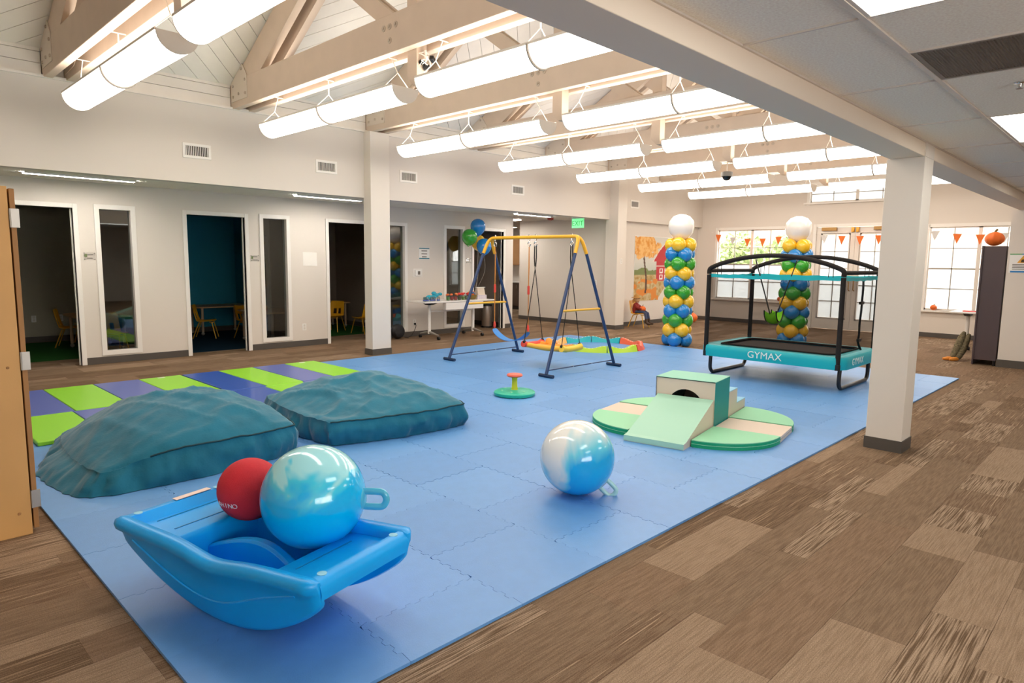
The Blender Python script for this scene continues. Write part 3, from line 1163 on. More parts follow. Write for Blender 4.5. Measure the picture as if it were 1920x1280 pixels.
# ---- balls --------------------------------------------------------------------
def swirl(name, seed, thr, white, mid, blue, scale=2.2, axis=(0, 0, 1)):
    m = bpy.data.materials.new(name)
    m.use_nodes = True
    nt = m.node_tree
    b = nt.nodes['Principled BSDF']
    b.inputs['Roughness'].default_value = .12
    b.inputs['Specular IOR Level'].default_value = .6
    b.inputs['Coat Weight'].default_value = .4
    tc = nt.nodes.new('ShaderNodeTexCoord')
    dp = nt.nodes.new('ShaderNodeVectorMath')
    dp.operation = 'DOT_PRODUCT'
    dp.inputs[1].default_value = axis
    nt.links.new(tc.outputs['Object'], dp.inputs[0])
    mp = nt.nodes.new('ShaderNodeMapping')
    mp.inputs['Location'].default_value = (seed, seed * .7, 0)
    nt.links.new(tc.outputs['Object'], mp.inputs[0])
    n = nt.nodes.new('ShaderNodeTexNoise')
    n.inputs['Scale'].default_value = scale
    n.inputs['Detail'].default_value = 3
    n.inputs['Distortion'].default_value = 1.0
    nt.links.new(mp.outputs[0], n.inputs['Vector'])
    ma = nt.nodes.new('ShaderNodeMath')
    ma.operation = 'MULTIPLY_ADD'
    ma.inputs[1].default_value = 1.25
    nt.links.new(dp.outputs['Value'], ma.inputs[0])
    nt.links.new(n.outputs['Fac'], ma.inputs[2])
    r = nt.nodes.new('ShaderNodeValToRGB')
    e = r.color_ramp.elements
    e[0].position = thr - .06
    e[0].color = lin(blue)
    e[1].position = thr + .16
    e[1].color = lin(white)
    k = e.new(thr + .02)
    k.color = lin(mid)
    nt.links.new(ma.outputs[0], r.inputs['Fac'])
    nt.links.new(r.outputs['Color'], b.inputs['Base Color'])
    return m
def hopper(label, loc, R, mat_, hmat, hdir, up):
    t = thing('hopper_ball', label, 'ball', loc)
    MB().sphere((0, 0, R), R, 48, 32).build('ball', mat_, t, smooth=True, angle=80)
    d = Vector(hdir).normalized()
    u = Vector(up)
    u = (u - d * u.dot(d)).normalized()
    c = Vector((0, 0, R)) + d * R
    w = .036
    pts = catmull([c - d * .012 + u * w * .95, c + d * .04 + u * w, c + d * .082 + u * w * .9, c + d * .098 + u * w * .3, c + d * .098 - u * w * .3, c + d * .082 - u * w * .9, c + d * .04 - u * w, c - d * .012 - u * w * .95], 5)
    MB().tube(pts, .0125, 10, flat=1.25).build('handle', hmat, t, smooth=True)
    MB().sphere(c - d * .008, .05, 20, 10, sc=(1, 1, .3), rot=d.to_track_quat('Z', 'Y').to_matrix()).build('handle_base', hmat, t, smooth=True)
    return t
HB = M('hopper_handle_blue', '#4fb9dc', .25, coat=.3)
HB2 = M('hopper_handle_mint', '#a9d9d8', .25, coat=.3)
hopper('shiny marbled sky-blue hopper ball resting in the blue boat', (-2.68, 1.455, MZ + .235), .233,
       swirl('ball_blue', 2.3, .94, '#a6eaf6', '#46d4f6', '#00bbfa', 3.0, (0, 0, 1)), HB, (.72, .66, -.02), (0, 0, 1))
hopper('white and blue marbled hopper ball standing on the foam mat', (-2.70, 3.385, MZ), .248,
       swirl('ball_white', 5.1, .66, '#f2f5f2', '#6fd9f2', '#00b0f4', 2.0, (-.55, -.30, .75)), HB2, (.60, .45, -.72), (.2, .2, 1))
REDB = M('red_rubber', '#d3303c', .72, spec=.3, var=(9, .06), bump=(320, .25))
rb_ = thing('rubber_ball', 'matte red rubber playground ball lying in the blue boat', 'ball', (-3.10, 1.345, MZ + .272))
MB().sphere((0, 0, .15), .15, 40, 26).build('ball', REDB, rb_, smooth=True, angle=80)
# lettering wrapped on the lower left of the red ball
LETW = M('ball_lettering', '#f3e9e6', .6)
_vd = (Vector((0, 0, H)) - Vector((-3.10, 1.345, .43))).normalized()
for k, ch in enumerate('RHINO'):
    az = math.atan2(_vd.y, _vd.x) - radians(66) + radians(k * 9.5)
    el = radians(-14)
    n_ = Vector((cos(az) * cos(el), sin(az) * cos(el), sin(el)))
    rt_ = Vector((-sin(az), cos(az), 0))
    up_ = n_.cross(rt_)
    text_obj(ch, .034, LETW, 'letter', rb_, face_mat(Vector((0, 0, .15)) + n_ * .1508, rt_, up_), .0006)

# ---- crash pads ----------------------------------------------------------------
PADM = M('teal_velour', '#236f89', .85, spec=.15, sheen=.35, var=(7, .12), bump=(60, .15))
PIPE = M('teal_piping', '#143f48', .7)
def crash_pad(label, corners, he, mound, peaks, seed, flop=None, slump=0.0):
    """soft pad: corners ccw (4 floor points), edge height he, extra peaks [(u,v,h,s)]"""
    c0 = sum((Vector((p[0], p[1], 0)) for p in corners), Vector((0, 0, 0))) / 4
    t = thing('crash_pad', label, 'crash pad', (c0.x, c0.y, MZ))
    P = [Vector((p[0], p[1], 0)) - c0 for p in corners]
    def base(u, v):
        return (P[0] * (1 - u) + P[1] * u) * (1 - v) + (P[3] * (1 - u) + P[2] * u) * v
    n = 60
    def nz(x, y, f, s_):
        return noise.noise(Vector((x * f + seed * 3.1, y * f + s_, seed)))
    def top(u, v):
        # round the corners: pull the square toward a superellipse
        a, b = 2 * u - 1, 2 * v - 1
        k = 1 - .10 * (a * a * b * b)
        p = base((a * k + 1) / 2, (b * k + 1) / 2)
        e = (1 - abs(a) ** 4) * (1 - abs(b) ** 4)
        ee = 1 - slump * math.exp(-(u / .22) ** 2)
        h = he * ee + mound * e * (1 - .5 * a * a) * (1 - .5 * b * b)
        for (pu, pv, ph, ps) in peaks:
            h += ph * math.exp(-((u - pu) ** 2 + (v - pv) ** 2) / ps ** 2) * min(1, e * 2)
        w = nz(p.x * .6 + p.y * .25, p.y * .5, 3.2, 0)
        rg = 1 - abs(nz(p.x * .8 + p.y * .5, p.y * .9 - p.x * .3, 2.3, 9)) * 3.2
        h += .032 * e * max(0, rg) ** 2
        rg2 = 1 - abs(nz(p.x * .5 - p.y * .8, p.y * .6, 4.2, 5)) * 3
        h += .014 * max(0, rg2) ** 2 * (.3 + .7 * e)
        h += .008 * nz(p.x * 1.3 + p.y * .6, p.y * .4, 9, 4)
        h += .005 * nz(p.x, p.y, 26, 2)
        edge = max(abs(a), abs(b))
        if edge > .93:
            h -= (edge - .93) / .07 * .015
        return Vector((p.x, p.y, max(.05, h)))
    mb = MB()
    mb.grid(lambda u, v: top(u, v), n, n)
    # skirt
    loop = [(k / n, 0) for k in range(n)] + [(1, k / n) for k in range(n)] + [(1 - k / n, 1) for k in range(n)] + [(0, 1 - k / n) for k in range(n)]
    m_ = 9
    def sk(i, j):
        u, v = loop[i % len(loop)]
        q = top(u, v)
        a, b = 2 * u - 1, 2 * v - 1
        o = base(.5 + a * .5, .5 + b * .5)
        d = Vector((o.x, o.y, 0)).normalized()
        f = j / m_
        wob = .034 * nz(i * .23, f * 1.6, 1.0, 7) + .016 * nz(i * .6, f * 2.5, 1.0, 3) + .03 * sin(pi * f)
        out = wob * min(1, f * 3 + .15)
        if flop:
            fu, fv, fd, fs_ = flop
            g = math.exp(-((u - fu) ** 2 + (v - fv) ** 2) / fs_ ** 2)
            out += fd * g * f ** 1.5
        z = q.z * (1 - f) + 0.004 * f
        return Vector((q.x, q.y, 0)) + d * out + Vector((0, 0, z))
    L = len(loop)
    mb.add([sk(i, j) for j in range(m_ + 1) for i in range(L)], [(j * L + i, (j + 1) * L + i, (j + 1) * L + (i + 1) % L, j * L + (i + 1) % L) for j in range(m_) for i in range(L)])
    mb.build('cover', PADM, t, smooth=True, angle=85)
    pipe = [sk(i, 0) + Vector((0, 0, .003)) for i in range(int(n * (.24 if slump else 0)), 2 * n + 1)]
    MB().tube(pipe, .0065, 6).build('piping', PIPE, t, smooth=True)
    return t
pad1 = crash_pad('dark teal velour crash pad nearest the wooden cabinet, tall and rumpled', [(-4.80, 1.05), (-4.78, 2.56), (-6.35, 2.63), (-6.30, 1.12)], .235, .12,
          [(.50, .60, .085, .42), (.85, .30, .03, .25)], 1.3, flop=(0, .35, .20, .55), slump=.42)
pad2 = crash_pad('dark teal velour crash pad farther from the cabinet, smoother with a mound', [(-4.75, 2.70), (-4.52, 4.12), (-6.05, 4.40), (-6.27, 2.81)], .215, .10,
          [(.55, .75, .10, .34), (.1, .3, -.05, .3), (.95, .2, .03, .25)], 4.7)
# ---- folding gym mats -------------------------------------------------------------
GREENV = M('lime_vinyl', '#93dc2f', .45, coat=.1, bump=(30, .06))
BLUEV = M('violet_blue_vinyl', '#5e6db8', .42, coat=.15, bump=(30, .06))
NAVYV = M('royal_blue_vinyl', '#2e56b0', .42, coat=.15, bump=(30, .06))
TAGM = M('white_tag', '#eef3e6', .6)
def gym_mat(label, x0, x1, y0, y1, cols, tagk=None, w=.47):
    t = thing('folding_gym_mat', label, 'gym mat', ((x0 + x1) / 2, y0, MZ))
    n = len(cols)
    pw = (y1 - y0) / n
    hx = (x1 - x0) / 2
    for k, c in enumerate(cols):
        p = MB().box(-hx, k * pw + .003, 0, hx, (k + 1) * pw - .003, .036).build('panel', {'g': GREENV, 'b': BLUEV, 'n': NAVYV}[c], t, bevel=.008)
        if k == tagk:
            MB().box(-hx + .04, k * pw + .2, .036, -hx + .09, k * pw + .28, .0375).build('tag', TAGM, p)
    return t
G1 = 'folding mats side by side'
gym_mat('lime and blue folding gym mat in the back row beside the wooden cabinet', -8.94, -7.51, 1.07, 3.03, 'bgbg', 3)
gym_mat('lime and royal blue folding gym mat in the back row, second from the cabinet', -8.94, -7.51, 3.045, 4.91, 'ngbg', 3)
gym_mat('lime and blue folding gym mat in front row, left end behind the near crash pad', -7.49, -6.40, 1.05, 2.98, 'gbgb')
gym_mat('lime and blue folding gym mat in front row, behind the far crash pad', -7.49, -6.40, 3.0, 4.89, 'ngbg')

# ---- spinner toy -------------------------------------------------------------------
sp_ = thing('sit_spin_toy', 'small sit-and-spin toy with green disc and red knob top', 'toy', (-5.28, 5.43, MZ))
MB().lathe([(.205, 0), (.232, .006), (.24, .022), (.238, .040), (.225, .05), (.16, .056), (.08, .06), (.05, .066), (.001, .066)], 40).build('base', M('spinner_green', '#27b79a', .35), sp_, smooth=True)
MB().lathe([(.042, .06), (.034, .09), (.03, .16), (.034, .21), (.04, .222)], 24).build('stem', M('spinner_lime', '#d3cf2f', .35), sp_, smooth=True)
MB().lathe([(.03, .212), (.085, .218), (.094, .232), (.085, .247), (.05, .254), (.001, .255)], 32).build('top_wheel', M('spinner_red', '#ea6a55', .35), sp_, smooth=True)
for k in range(6):
    a = k * pi / 3
    MB().lathe([(.016, .054), (.013, .064), (.001, .066)], 10, (.15 * cos(a), .15 * sin(a), 0)).build('stud', M('spinner_stud', '#8fd6b8', .4), sp_, smooth=True)

# ---- soft climbing set ---------------------------------------------------------------
C_TAN = M('soft_tan', '#ddcbbb', .5)
C_MINT = M('soft_mint', '#a9d9c4', .5)
C_GREEN = M('soft_green', '#93d6ae', .5)
C_EMER = M('soft_emerald', '#17a06f', .45)
C_TEAL = M('soft_teal', '#0f8a86', .45)
C_TOP = M('soft_seafoam', '#86c9b4', .5)
C_SKY = M('soft_skyblue', '#8cc6e6', .5)
C_BASE = M('soft_black', '#1a2b2c', .8)
TH0 = radians(10)
OC = Vector((-2.995, 4.775, MZ))
def soft(name, label, group=None):
    return thing(name, label, 'soft play block', OC, TH0, group)
t = soft('foam_slide', 'mint green foam wedge slide leaning on the soft play box')
poly = [(0, 0), (.745, 0), (.745, .30), (.06, .055), (0, .05)]
MB().prism(poly, -.268, .268, T=lambda y, z, x: (-x, y, z)).build('side_wedge', C_TAN, t)
MB().add([(-.27, -.002, .05), (.27, -.002, .05), (.27, .06, .056), (-.27, .06, .056), (.27, .745, .302), (-.27, .745, .302), (-.27, -.004, .004), (.27, -.004, .004)],
         [(0, 1, 2, 3), (3, 2, 4, 5), (6, 7, 1, 0)]).build('slide_face', C_MINT, t)
t = soft('foam_cube', 'teal and tan foam cube with a round tunnel hole')
x0, x1, y0, y1, z1 = -.29, .275, .75, 1.185, .46
n = 24
hole = [(.0 + .17 * cos(2 * pi * k / n), .20 + .17 * sin(2 * pi * k / n)) for k in range(n)]
rect = []
for k in range(n):
    a = 2 * pi * k / n
    dx, dz = cos(a), sin(a)
    s_ = min((abs((x1 if dx > 0 else x0) / dx) if abs(dx) > 1e-6 else 9), (((z1 - .20) / dz) if dz > 1e-6 else ((-.20) / dz if dz < -1e-6 else 9)))
    rect.append((dx * s_, .20 + dz * s_))
for yy, flip in ((y0, False), (y1, True)):
    vs = [(p[0], yy, p[1]) for p in hole] + [(p[0], yy, p[1]) for p in rect]
    fs = [(k, (k + 1) % n, n + (k + 1) % n, n + k) for k in range(n)]
    fr = MB()
    fr.add(vs, [f[::-1] if flip else f for f in fs])
    for cx, cz in ((x0, 0), (x1, 0), (x1, z1), (x0, z1)):
        # fill the corner triangles
        ins = sorted(range(n), key=lambda k: (rect[k][0] - cx) ** 2 + (rect[k][1] - cz) ** 2)[:2]
        fr.add([(cx, yy, cz), (rect[ins[0]][0], yy, rect[ins[0]][1]), (rect[ins[1]][0], yy, rect[ins[1]][1])], [(0, 1, 2)])
    fr.build('face', C_TAN, t)
MB().grid(lambda u, v: (.17 * cos(2 * pi * u), y0 + (y1 - y0) * v, .20 + .17 * sin(2 * pi * u)), 24, 1, close_u=True).build('tunnel', M('tunnel_dark', '#20302e', .8), t)
MB().box(x0 - .004, y0, 0, x0, y1, z1).build('side', C_TEAL, t)
MB().box(x1, y0, 0, x1 + .004, y1, z1).build('side', C_TEAL, t)
MB().box(x0 - .004, y0 - .003, z1, x1 + .004, y1 + .003, z1 + .006).build('top', C_TOP, t)
MB().tube([(x0, y0 - .003, 0), (x0, y0 - .003, z1), (x1, y0 - .003, z1)], .0035, 6).build('seam_piping', C_BASE, t)
t = soft('foam_steps', 'tan foam steps with pale blue treads behind the foam cube')
poly = [(1.19, 0), (1.79, 0), (1.79, .15), (1.49, .15), (1.49, .30), (1.19, .30)]
MB().prism(poly, -.27, .27, T=lambda y, z, x: (-x, y, z)).build('body', C_TAN, t)
MB().box(-.27, 1.19, .30, .27, 1.492, .306).build('tread', C_SKY, t)
MB().box(-.27, 1.492, .15, .27, 1.792, .156).build('tread', C_SKY, t)
def pie(label, cx, cy, a0):
    t = soft('foam_quarter_pad', label, 'green quarter-round pads')
    R = .585
    pts = [(cx, cy)] + [(cx + R * cos(a0 + pi / 2 * k / 18), cy + R * sin(a0 + pi / 2 * k / 18)) for k in range(19)]
    MB().prism(pts, .0, .055).build('rim', C_EMER, t)
    MB().prism([(cx + (p[0] - cx) * .997, cy + (p[1] - cy) * .997) for p in pts], .0555, .062).build('top', C_GREEN, t)
    MB().tube([(p[0], p[1], .03) for p in pts[1:]], .002, 5).build('welt', C_GREEN, t)
pie('green quarter-round foam pad right of the mint slide', .28, .735, -pi / 2)
pie('green quarter-round foam pad right of the foam steps', .28, 1.205, 0)
pie('green quarter-round foam pad left of the mint slide', -.30, .735, pi)
pie('green quarter-round foam pad left of the foam steps', -.30, 1.205, pi / 2)
for sx, lab in ((1, 'flat tan foam pad right of the foam cube'), (-1, 'flat tan foam pad left of the foam cube')):
    t = soft('foam_square_pad', lab, 'flat tan pads')
    a, b = (.287, .865) if sx > 0 else (-.885, -.30)
    MB().box(a, .745, 0, b, 1.195, .056).build('body', C_TAN, t, bevel=.004)
    MB().tube([(a, .745, .03), (b, .745, .03), (b, 1.195, .03), (a, 1.195, .03)], .002, 5, closed=True).build('welt', C_BASE, t)
# ---- trampoline -------------------------------------------------------------------------
TRX, TRY = -3.635, 9.12
tr = thing('trampoline', 'rectangular turquoise kids trampoline with black net enclosure and inner swing', 'trampoline', (TRX, TRY, MZ))
SKT = M('trampoline_turquoise', '#12b3bf', .45, coat=.1, bump=(12, .1))
FRM = M('trampoline_frame', '#1b1818', .3, spec=.6)
FOAMB = M('foam_sleeve_black', '#1f1a18', .8)
MATB = M('jump_mat', '#3a302c', .85, bump=(200, .1))
hx, hy = .955, .715
def rrect(a, b, r, n=6):
    out = []
    for (cx, cy, a0) in ((a - r, b - r, 0), (-a + r, b - r, pi / 2), (-a + r, -b + r, pi), (a - r, -b + r, 1.5 * pi)):
        for k in range(n + 1):
            q = a0 + pi / 2 * k / n
            out.append((cx + r * cos(q), cy + r * sin(q)))
    return out
outer = rrect(hx, hy, .17)
inner = rrect(hx - .2, hy - .2, .1)
n = len(outer)
mb = MB()
zs = [(.275, 1.0), (.30, 1.003), (.36, 1.004), (.41, 1.0), (.428, .985)]
vs = [(x_ * s_, y_ * s_, z_) for z_, s_ in zs for x_, y_ in outer]
fs = [(i * n + k, i * n + (k + 1) % n, (i + 1) * n + (k + 1) % n, (i + 1) * n + k) for i in range(len(zs) - 1) for k in range(n)]
mb.add(vs, fs)
mb.build('skirt', SKT, tr, smooth=True)
mb = MB()
vs = [(x_ * .985, y_ * .985, .428) for x_, y_ in outer] + [(x_, y_, .425) for x_, y_ in inner]
mb.add(vs, [(k, n + k, n + (k + 1) % n, (k + 1) % n) for k in range(n)])
mb.build('spring_pad', SKT, tr)
MB().prism(inner, .40, .408).build('jump_mat', MATB, tr)
MB().tube([(x_ * 1.0, y_ * 1.0, .43) for x_, y_ in inner], .016, 8, closed=True).build('mat_edge_roll', FOAMB, tr, smooth=True)
MB().tube([(x_ * .97, y_ * .97, .36) for x_, y_ in outer], .022, 8, closed=True).build('base_ring', FRM, tr, smooth=True)
LX, LY = .86, .515
for sx in (-1, 1):
    pts = [(sx * LX, -LY, .36)] + [(sx * LX, -LY - .03, .22)] + [(sx * LX, -LY - .035, .12)] + arc((sx * LX, -LY + .065, .12), .10, pi, 1.5 * pi, 5, 'yz') + arc((sx * LX, LY - .065, .12), .10, 1.5 * pi, 2 * pi, 5, 'yz') + [(sx * LX, LY + .035, .12), (sx * LX, LY + .03, .22), (sx * LX, LY, .36)]
    MB().tube(pts, .025, 10).build('leg', FRM, tr, smooth=True)
PX, PY = .872, .672
ZR = 1.40
for sx in (-1, 1):
    for sy in (-1, 1):
        p = MB().tube([(sx * PX, sy * PY, .30), (sx * PX, sy * PY, ZR - .01)], .030, 12).build('post', FOAMB, tr, smooth=True)
        MB().tube([(sx * PX, sy * PY, .27), (sx * PX, sy * PY, .34)], .035, 12).build('clamp', FRM, p, smooth=True)
for sy in (-1, 1):
    pts = [(-PX, sy * PY, ZR + .0), (-PX, sy * PY, ZR + .05), (-PX + .03, sy * PY, ZR + .085)]
    for k in range(1, 16):
        u = -1 + 2 * k / 16
        pts.append((u * (PX - .05), sy * PY, ZR + .10 + .15 * (1 - u * u)))
    pts += [(PX - .03, sy * PY, ZR + .085), (PX, sy * PY, ZR + .05), (PX, sy * PY, ZR)]
    MB().tube(catmull(pts, 3), .030, 10).build('top_arch', FOAMB, tr, smooth=True)
for sx in (-1, 1):
    MB().tube([(sx * PX, -PY, ZR + .045), (sx * PX, PY, ZR + .045)], .027, 10).build('top_rail', FOAMB, tr, smooth=True)
# turquoise band and nets
for (a, b) in (((-PX, -PY), (PX, -PY)), ((PX, -PY), (PX, PY)), ((PX, PY), (-PX, PY)), ((-PX, PY), (-PX, -PY))):
    a, b = Vector((a[0], a[1], 0)), Vector((b[0], b[1], 0))
    MB().grid(lambda u, v: tuple(a + (b - a) * u + Vector((0, 0, ZR - .045 + .045 * v - .012 * sin(pi * u) + .004 * sin(u * 31)))) , 24, 1).build('net_band', SKT, tr)
NET = bpy.data.materials.new('black_netting')
NET.use_nodes = True
nt = NET.node_tree
nt.nodes.clear()
_o = nt.nodes.new('ShaderNodeOutputMaterial')
_t = nt.nodes.new('ShaderNodeBsdfTransparent')
_d = nt.nodes.new('ShaderNodeBsdfDiffuse')
_d.inputs['Color'].default_value = (.012, .011, .011, 1)
_mx = nt.nodes.new('ShaderNodeMixShader')
_mx.inputs[0].default_value = .38
nt.links.new(_t.outputs[0], _mx.inputs[1])
nt.links.new(_d.outputs[0], _mx.inputs[2])
nt.links.new(_mx.outputs[0], _o.inputs[0])
for (a, b) in (((-PX, -PY), (PX, -PY)), ((PX, -PY), (PX, PY)), ((PX, PY), (-PX, PY)), ((-PX, PY), (-PX, -PY))):
    a, b = Vector((a[0], a[1], 0)) * .985, Vector((b[0], b[1], 0)) * .985
    MB().grid(lambda u, v: tuple(a + (b - a) * u + Vector((0, 0, .432 + (ZR - .045 - .432) * v))), 12, 6).build('net_panel', NET, tr)
# elastic loops from arches
lp = 0
for sy in (-1, 1):
    for u in (-.86, -.8, .8, .86):
        z1 = ZR + .10 + .15 * (1 - u * u)
        MB().tube([(u * PX, sy * PY, ZR - .01), (u * PX, sy * PY, z1 - .03)], .005, 5).build('tie', FOAMB, tr)
# inner swing: straps from front and back arches to a lime seat
SX = -.22
LIME = M('lime_seat', '#8ede1c', .5)
st = MB()
for sy in (-1, 1):
    top_ = Vector((SX, sy * PY, ZR + .10 + .15 * (1 - (SX / PX) ** 2)))
    bot = Vector((SX - .02, sy * .12 + .02, .86))
    o = MB().bar(top_ + Vector((0, 0, -.05)), bot, .028, .004, up=(1, 0, 0)).build('swing_strap', BLACKP, tr)
    MB().tube([top_ + Vector((0, 0, .025)), top_ + Vector((.012, 0, -.03)), top_ + Vector((0, 0, -.07)), top_ + Vector((-.012, 0, -.03))], .006, 6, closed=True).build('carabiner', CHROME, o, smooth=True)
seat = [(.0, -.12, .87), (.0, -.105, .80), (0, -.06, .735), (0, .0, .71), (0, .06, .735), (0, .105, .80), (0, .12, .87)]
seat = catmull(seat, 5)
MB().grid(lambda u, v: (SX - .02 - .085 + .17 * v, seat[round(u * (len(seat) - 1))].y + .02, seat[round(u * (len(seat) - 1))].z + .035 * (2 * v - 1) ** 2), len(seat) - 1, 6).build('swing_seat', LIME, tr, smooth=True)
for sx in (-1, 1):
    MB().tube([(SX - .02 + sx * .085, p.y + .02, p.z + .036) for p in seat], .009, 6).build('seat_binding', BLACKP, tr, smooth=True)
# bundled door straps hanging on the right side net
bx, by = PX - .02, .12
o = MB().tube(catmull([(bx, by, ZR - .03), (bx + .01, by - .015, 1.25), (bx, by + .01, 1.1), (bx + .005, by - .01, .95), (bx - .01, by + .01, .8), (bx, by - .01, .66), (bx - .01, by, .55), (bx + .01, by + .07, .45)], 4), .014, 7, flat=.5).build('door_strap', BLACKP, tr, smooth=True)
MB().bar((bx, by - .06, 1.06), (bx, by + .06, 1.06), .03, .035).build('buckle', BLACKP, tr)
MB().bar((bx, by - .05, .58), (bx, by + .05, .58), .03, .035).build('buckle', BLACKP, tr)
# lettering on the skirt
LOGO = M('logo_white', '#e9f3ee', .5)
def logo(mw, s_, par):
    text_obj('GYMAX', s_, LOGO, 'skirt_lettering', par, mw, .0015)
logo(face_mat((-.02, -hy * 1.006, .352), (1, 0, 0), (0, 0, 1)) @ Matrix.Diagonal((1.05, 1, 1, 1)), .125, tr)
logo(face_mat((hx * 1.006, -.22, .352), (0, 1, 0), (0, 0, 1)), .12, tr)

# ---- swing set -----------------------------------------------------------------------------
SWX, SWY = -6.81, 7.34
sw = thing('swing_set_frame', 'blue and yellow metal A-frame swing set standing on the mat', 'swing set', (SWX, SWY, MZ))
NAVY = M('swing_navy_paint', '#26406a', .3, spec=.5)
YEL = M('swing_yellow_paint', '#eeb22a', .35, spec=.5)
FOOT = M('swing_foot_navy', '#1d3454', .5)
TX, TZ = .865, 1.895
MB().tube([(-TX + .06, 0, TZ), (TX - .06, 0, TZ)], .026, 12).build('top_bar', YEL, sw, smooth=True)
JZ = 1.655
for sx in (-1, 1):
    for sy in (-1, 1):
        j = Vector((sx * (TX + .065), sy * .125, JZ))
        foot = Vector((sx * 1.0, sy * .76, .045))
        pts = catmull([(sx * (TX - .07), 0, TZ), (sx * (TX + .0), sy * .012, TZ - .012), (sx * (TX + .045), sy * .05, TZ - .075), j], 6)
        MB().tube(pts, .026, 12).build('corner_tube', YEL, sw, smooth=True)
        lg = MB().tube([j - (foot - j).normalized() * .02, foot], .023, 12).build('leg', NAVY, sw, smooth=True)
        mid = j + (foot - j) * .72
        MB().tube([mid, mid + Vector((0, sy * .028, .01))], .009, 8).build('bolt', CHROME, lg, smooth=True)
        MB().tube([foot + Vector((-.125, 0, -.022)), foot + Vector((.125, 0, -.022))], .023, 10).build('foot_bar', FOOT, sw, smooth=True)
    # cross bars
    k = (JZ - .87) / (JZ - .045)
    yb = .125 + (.76 - .125) * k
    xb = TX + .065 + (1.0 - TX - .065) * k
    MB().tube([(sx * xb, -yb, .87), (sx * xb, yb, .87)], .017, 10).build('cross_bar', YEL, sw, smooth=True)
    tb = MB().tube([(sx * .995, -.745, .09), (sx * .995, .745, .09)], .0085, 8).build('tie_rod', NAVY, sw, smooth=True)
    for yy in (-.2, .22):
        MB().tube([(sx * .995 - .014, yy, .09), (sx * .995 + .014, yy, .09)], .0095, 8).build('bolt', CHROME, tb)
ROPEO = M('rope_orange', '#c98238', .7)
ROPEK = M('rope_black', '#1c1a19', .7)
REDP = M('red_plastic', '#e04b3c', .4)
def hook(par, x_):
    h = MB().tube([(x_, 0, TZ + .045), (x_ - .02, 0, TZ + .01), (x_ - .006, 0, TZ - .05)], .006, 6)
    h.tube([(x_, 0, TZ + .045), (x_ + .02, 0, TZ + .01), (x_ + .006, 0, TZ - .05)], .006, 6)
    h.tube([(x_ + .028 * cos(a * pi / 6), 0, TZ - .10 + .034 * sin(a * pi / 6)) for a in range(12)], .007, 6, closed=True)
    return h.build('hook', CHROME, par, smooth=True)
s1 = thing('belt_swing', 'blue belt swing on orange ropes at the left of the frame', 'swing', (SWX, SWY, MZ))
xa, xb = -.79, -.06
for x_ in (xa, xb):
    hook(s1, x_)
    MB().tube([(x_, 0, TZ - .12), (x_, 0, .50)], .007, 6).build('rope', ROPEO, s1)
    MB().tube([(x_, 0, 1.10), (x_ - .003, .012, 1.45), (x_, 0, TZ - .14)], .006, 6).build('rope_return', ROPEO, s1)
    MB().bar((x_, 0, 1.04), (x_, 0, 1.17), .035, .02).build('adjuster', REDP, s1, bevel=.005)
    MB().lathe([(.012, 0), (.022, .03), (.018, .08), (.01, .1)], 12, (x_, 0, .48)).build('rope_end', REDP, s1, smooth=True)
sb = catmull([(xa, 0, .46), (xa + .06, 0, .40), (xa + .2, 0, .33), ((xa + xb) / 2, 0, .305), (xb - .2, 0, .33), (xb - .06, 0, .40), (xb, 0, .46)], 5)
belt = MB()
wd = lambda k: .035 + .045 * sin(pi * k / (len(sb) - 1)) ** .5
vs = []
for dz in (0, .008):
    for k, p in enumerate(sb):
        for sy in (-1, 1):
            vs.append((p.x, sy * wd(k), p.z + dz))
m_ = len(sb)
fs = []
for k in range(m_ - 1):
    a = 2 * k
    b = 2 * m_ + 2 * k
    fs += [(a, a + 2, a + 3, a + 1), (b, b + 1, b + 3, b + 2), (a, b, b + 2, a + 2), (a + 1, a + 3, b + 3, b + 1)]
belt.add(vs, fs).build('belt_seat', M('belt_blue', '#2f86d8', .4), s1, smooth=True)
s2 = thing('platform_swing', 'red, orange and yellow plastic glider swing on black straps', 'swing', (SWX, SWY, MZ))
xa, xb = .07, .765
PZ = .30
for x_ in (xa, xb):
    hook(s2, x_)
    MB().tube([(x_ - .016, 0, TZ - .12), (x_ - .02, 0, 1.6), (x_ - .008, 0, 1.46)], .009, 6).tube([(x_ + .016, 0, TZ - .12), (x_ + .02, 0, 1.6), (x_ + .008, 0, 1.46)], .009, 6).build('strap', ROPEK, s2)
    MB().tube([(x_, 0, 1.47), (x_, 0, 1.42)], .012, 8).build('clip', CHROME, s2)
    for sy in (-1, 1):
        MB().tube([(x_, 0, 1.43), (x_ + (-.01 if x_ == xa else .02), sy * .20, PZ + .06)], .0065, 6).build('rope', ROPEK, s2)
        MB().sphere((x_ + (-.01 if x_ == xa else .02), sy * .20, PZ + .05), .026, 10, 8).build('knot', BLACKP, s2, smooth=True)
ORG = M('orange_plastic', '#f0a03a', .4)
YLP = M('yellow_plastic', '#f3cf4a', .4)
xm = (xa + xb) / 2
for (c, r, m) in ((xa - .02, .10, REDP), (xb + .03, .10, YLP)):
    e = MB().tube([(c, -.215, PZ + .02), (c, -.12, PZ), (c, .12, PZ), (c, .215, PZ + .02)], [.05, .042, .042, .05], 12)
    e.build('end_bar', m, s2, smooth=True)
for sy in (-1, 1):
    MB().tube([(xa, sy * .15, PZ), (xm, sy * .13, PZ - .015), (xb, sy * .15, PZ)], [.035, .04, .035], 10).build('side_rail', ORG if sy > 0 else M('orange_yellow_plastic', '#f2b640', .4), s2, smooth=True)
MB().box(xa + .02, -.13, PZ - .02, xb - .02, .13, PZ + .005).build('deck', ORG, s2, bevel=.008)
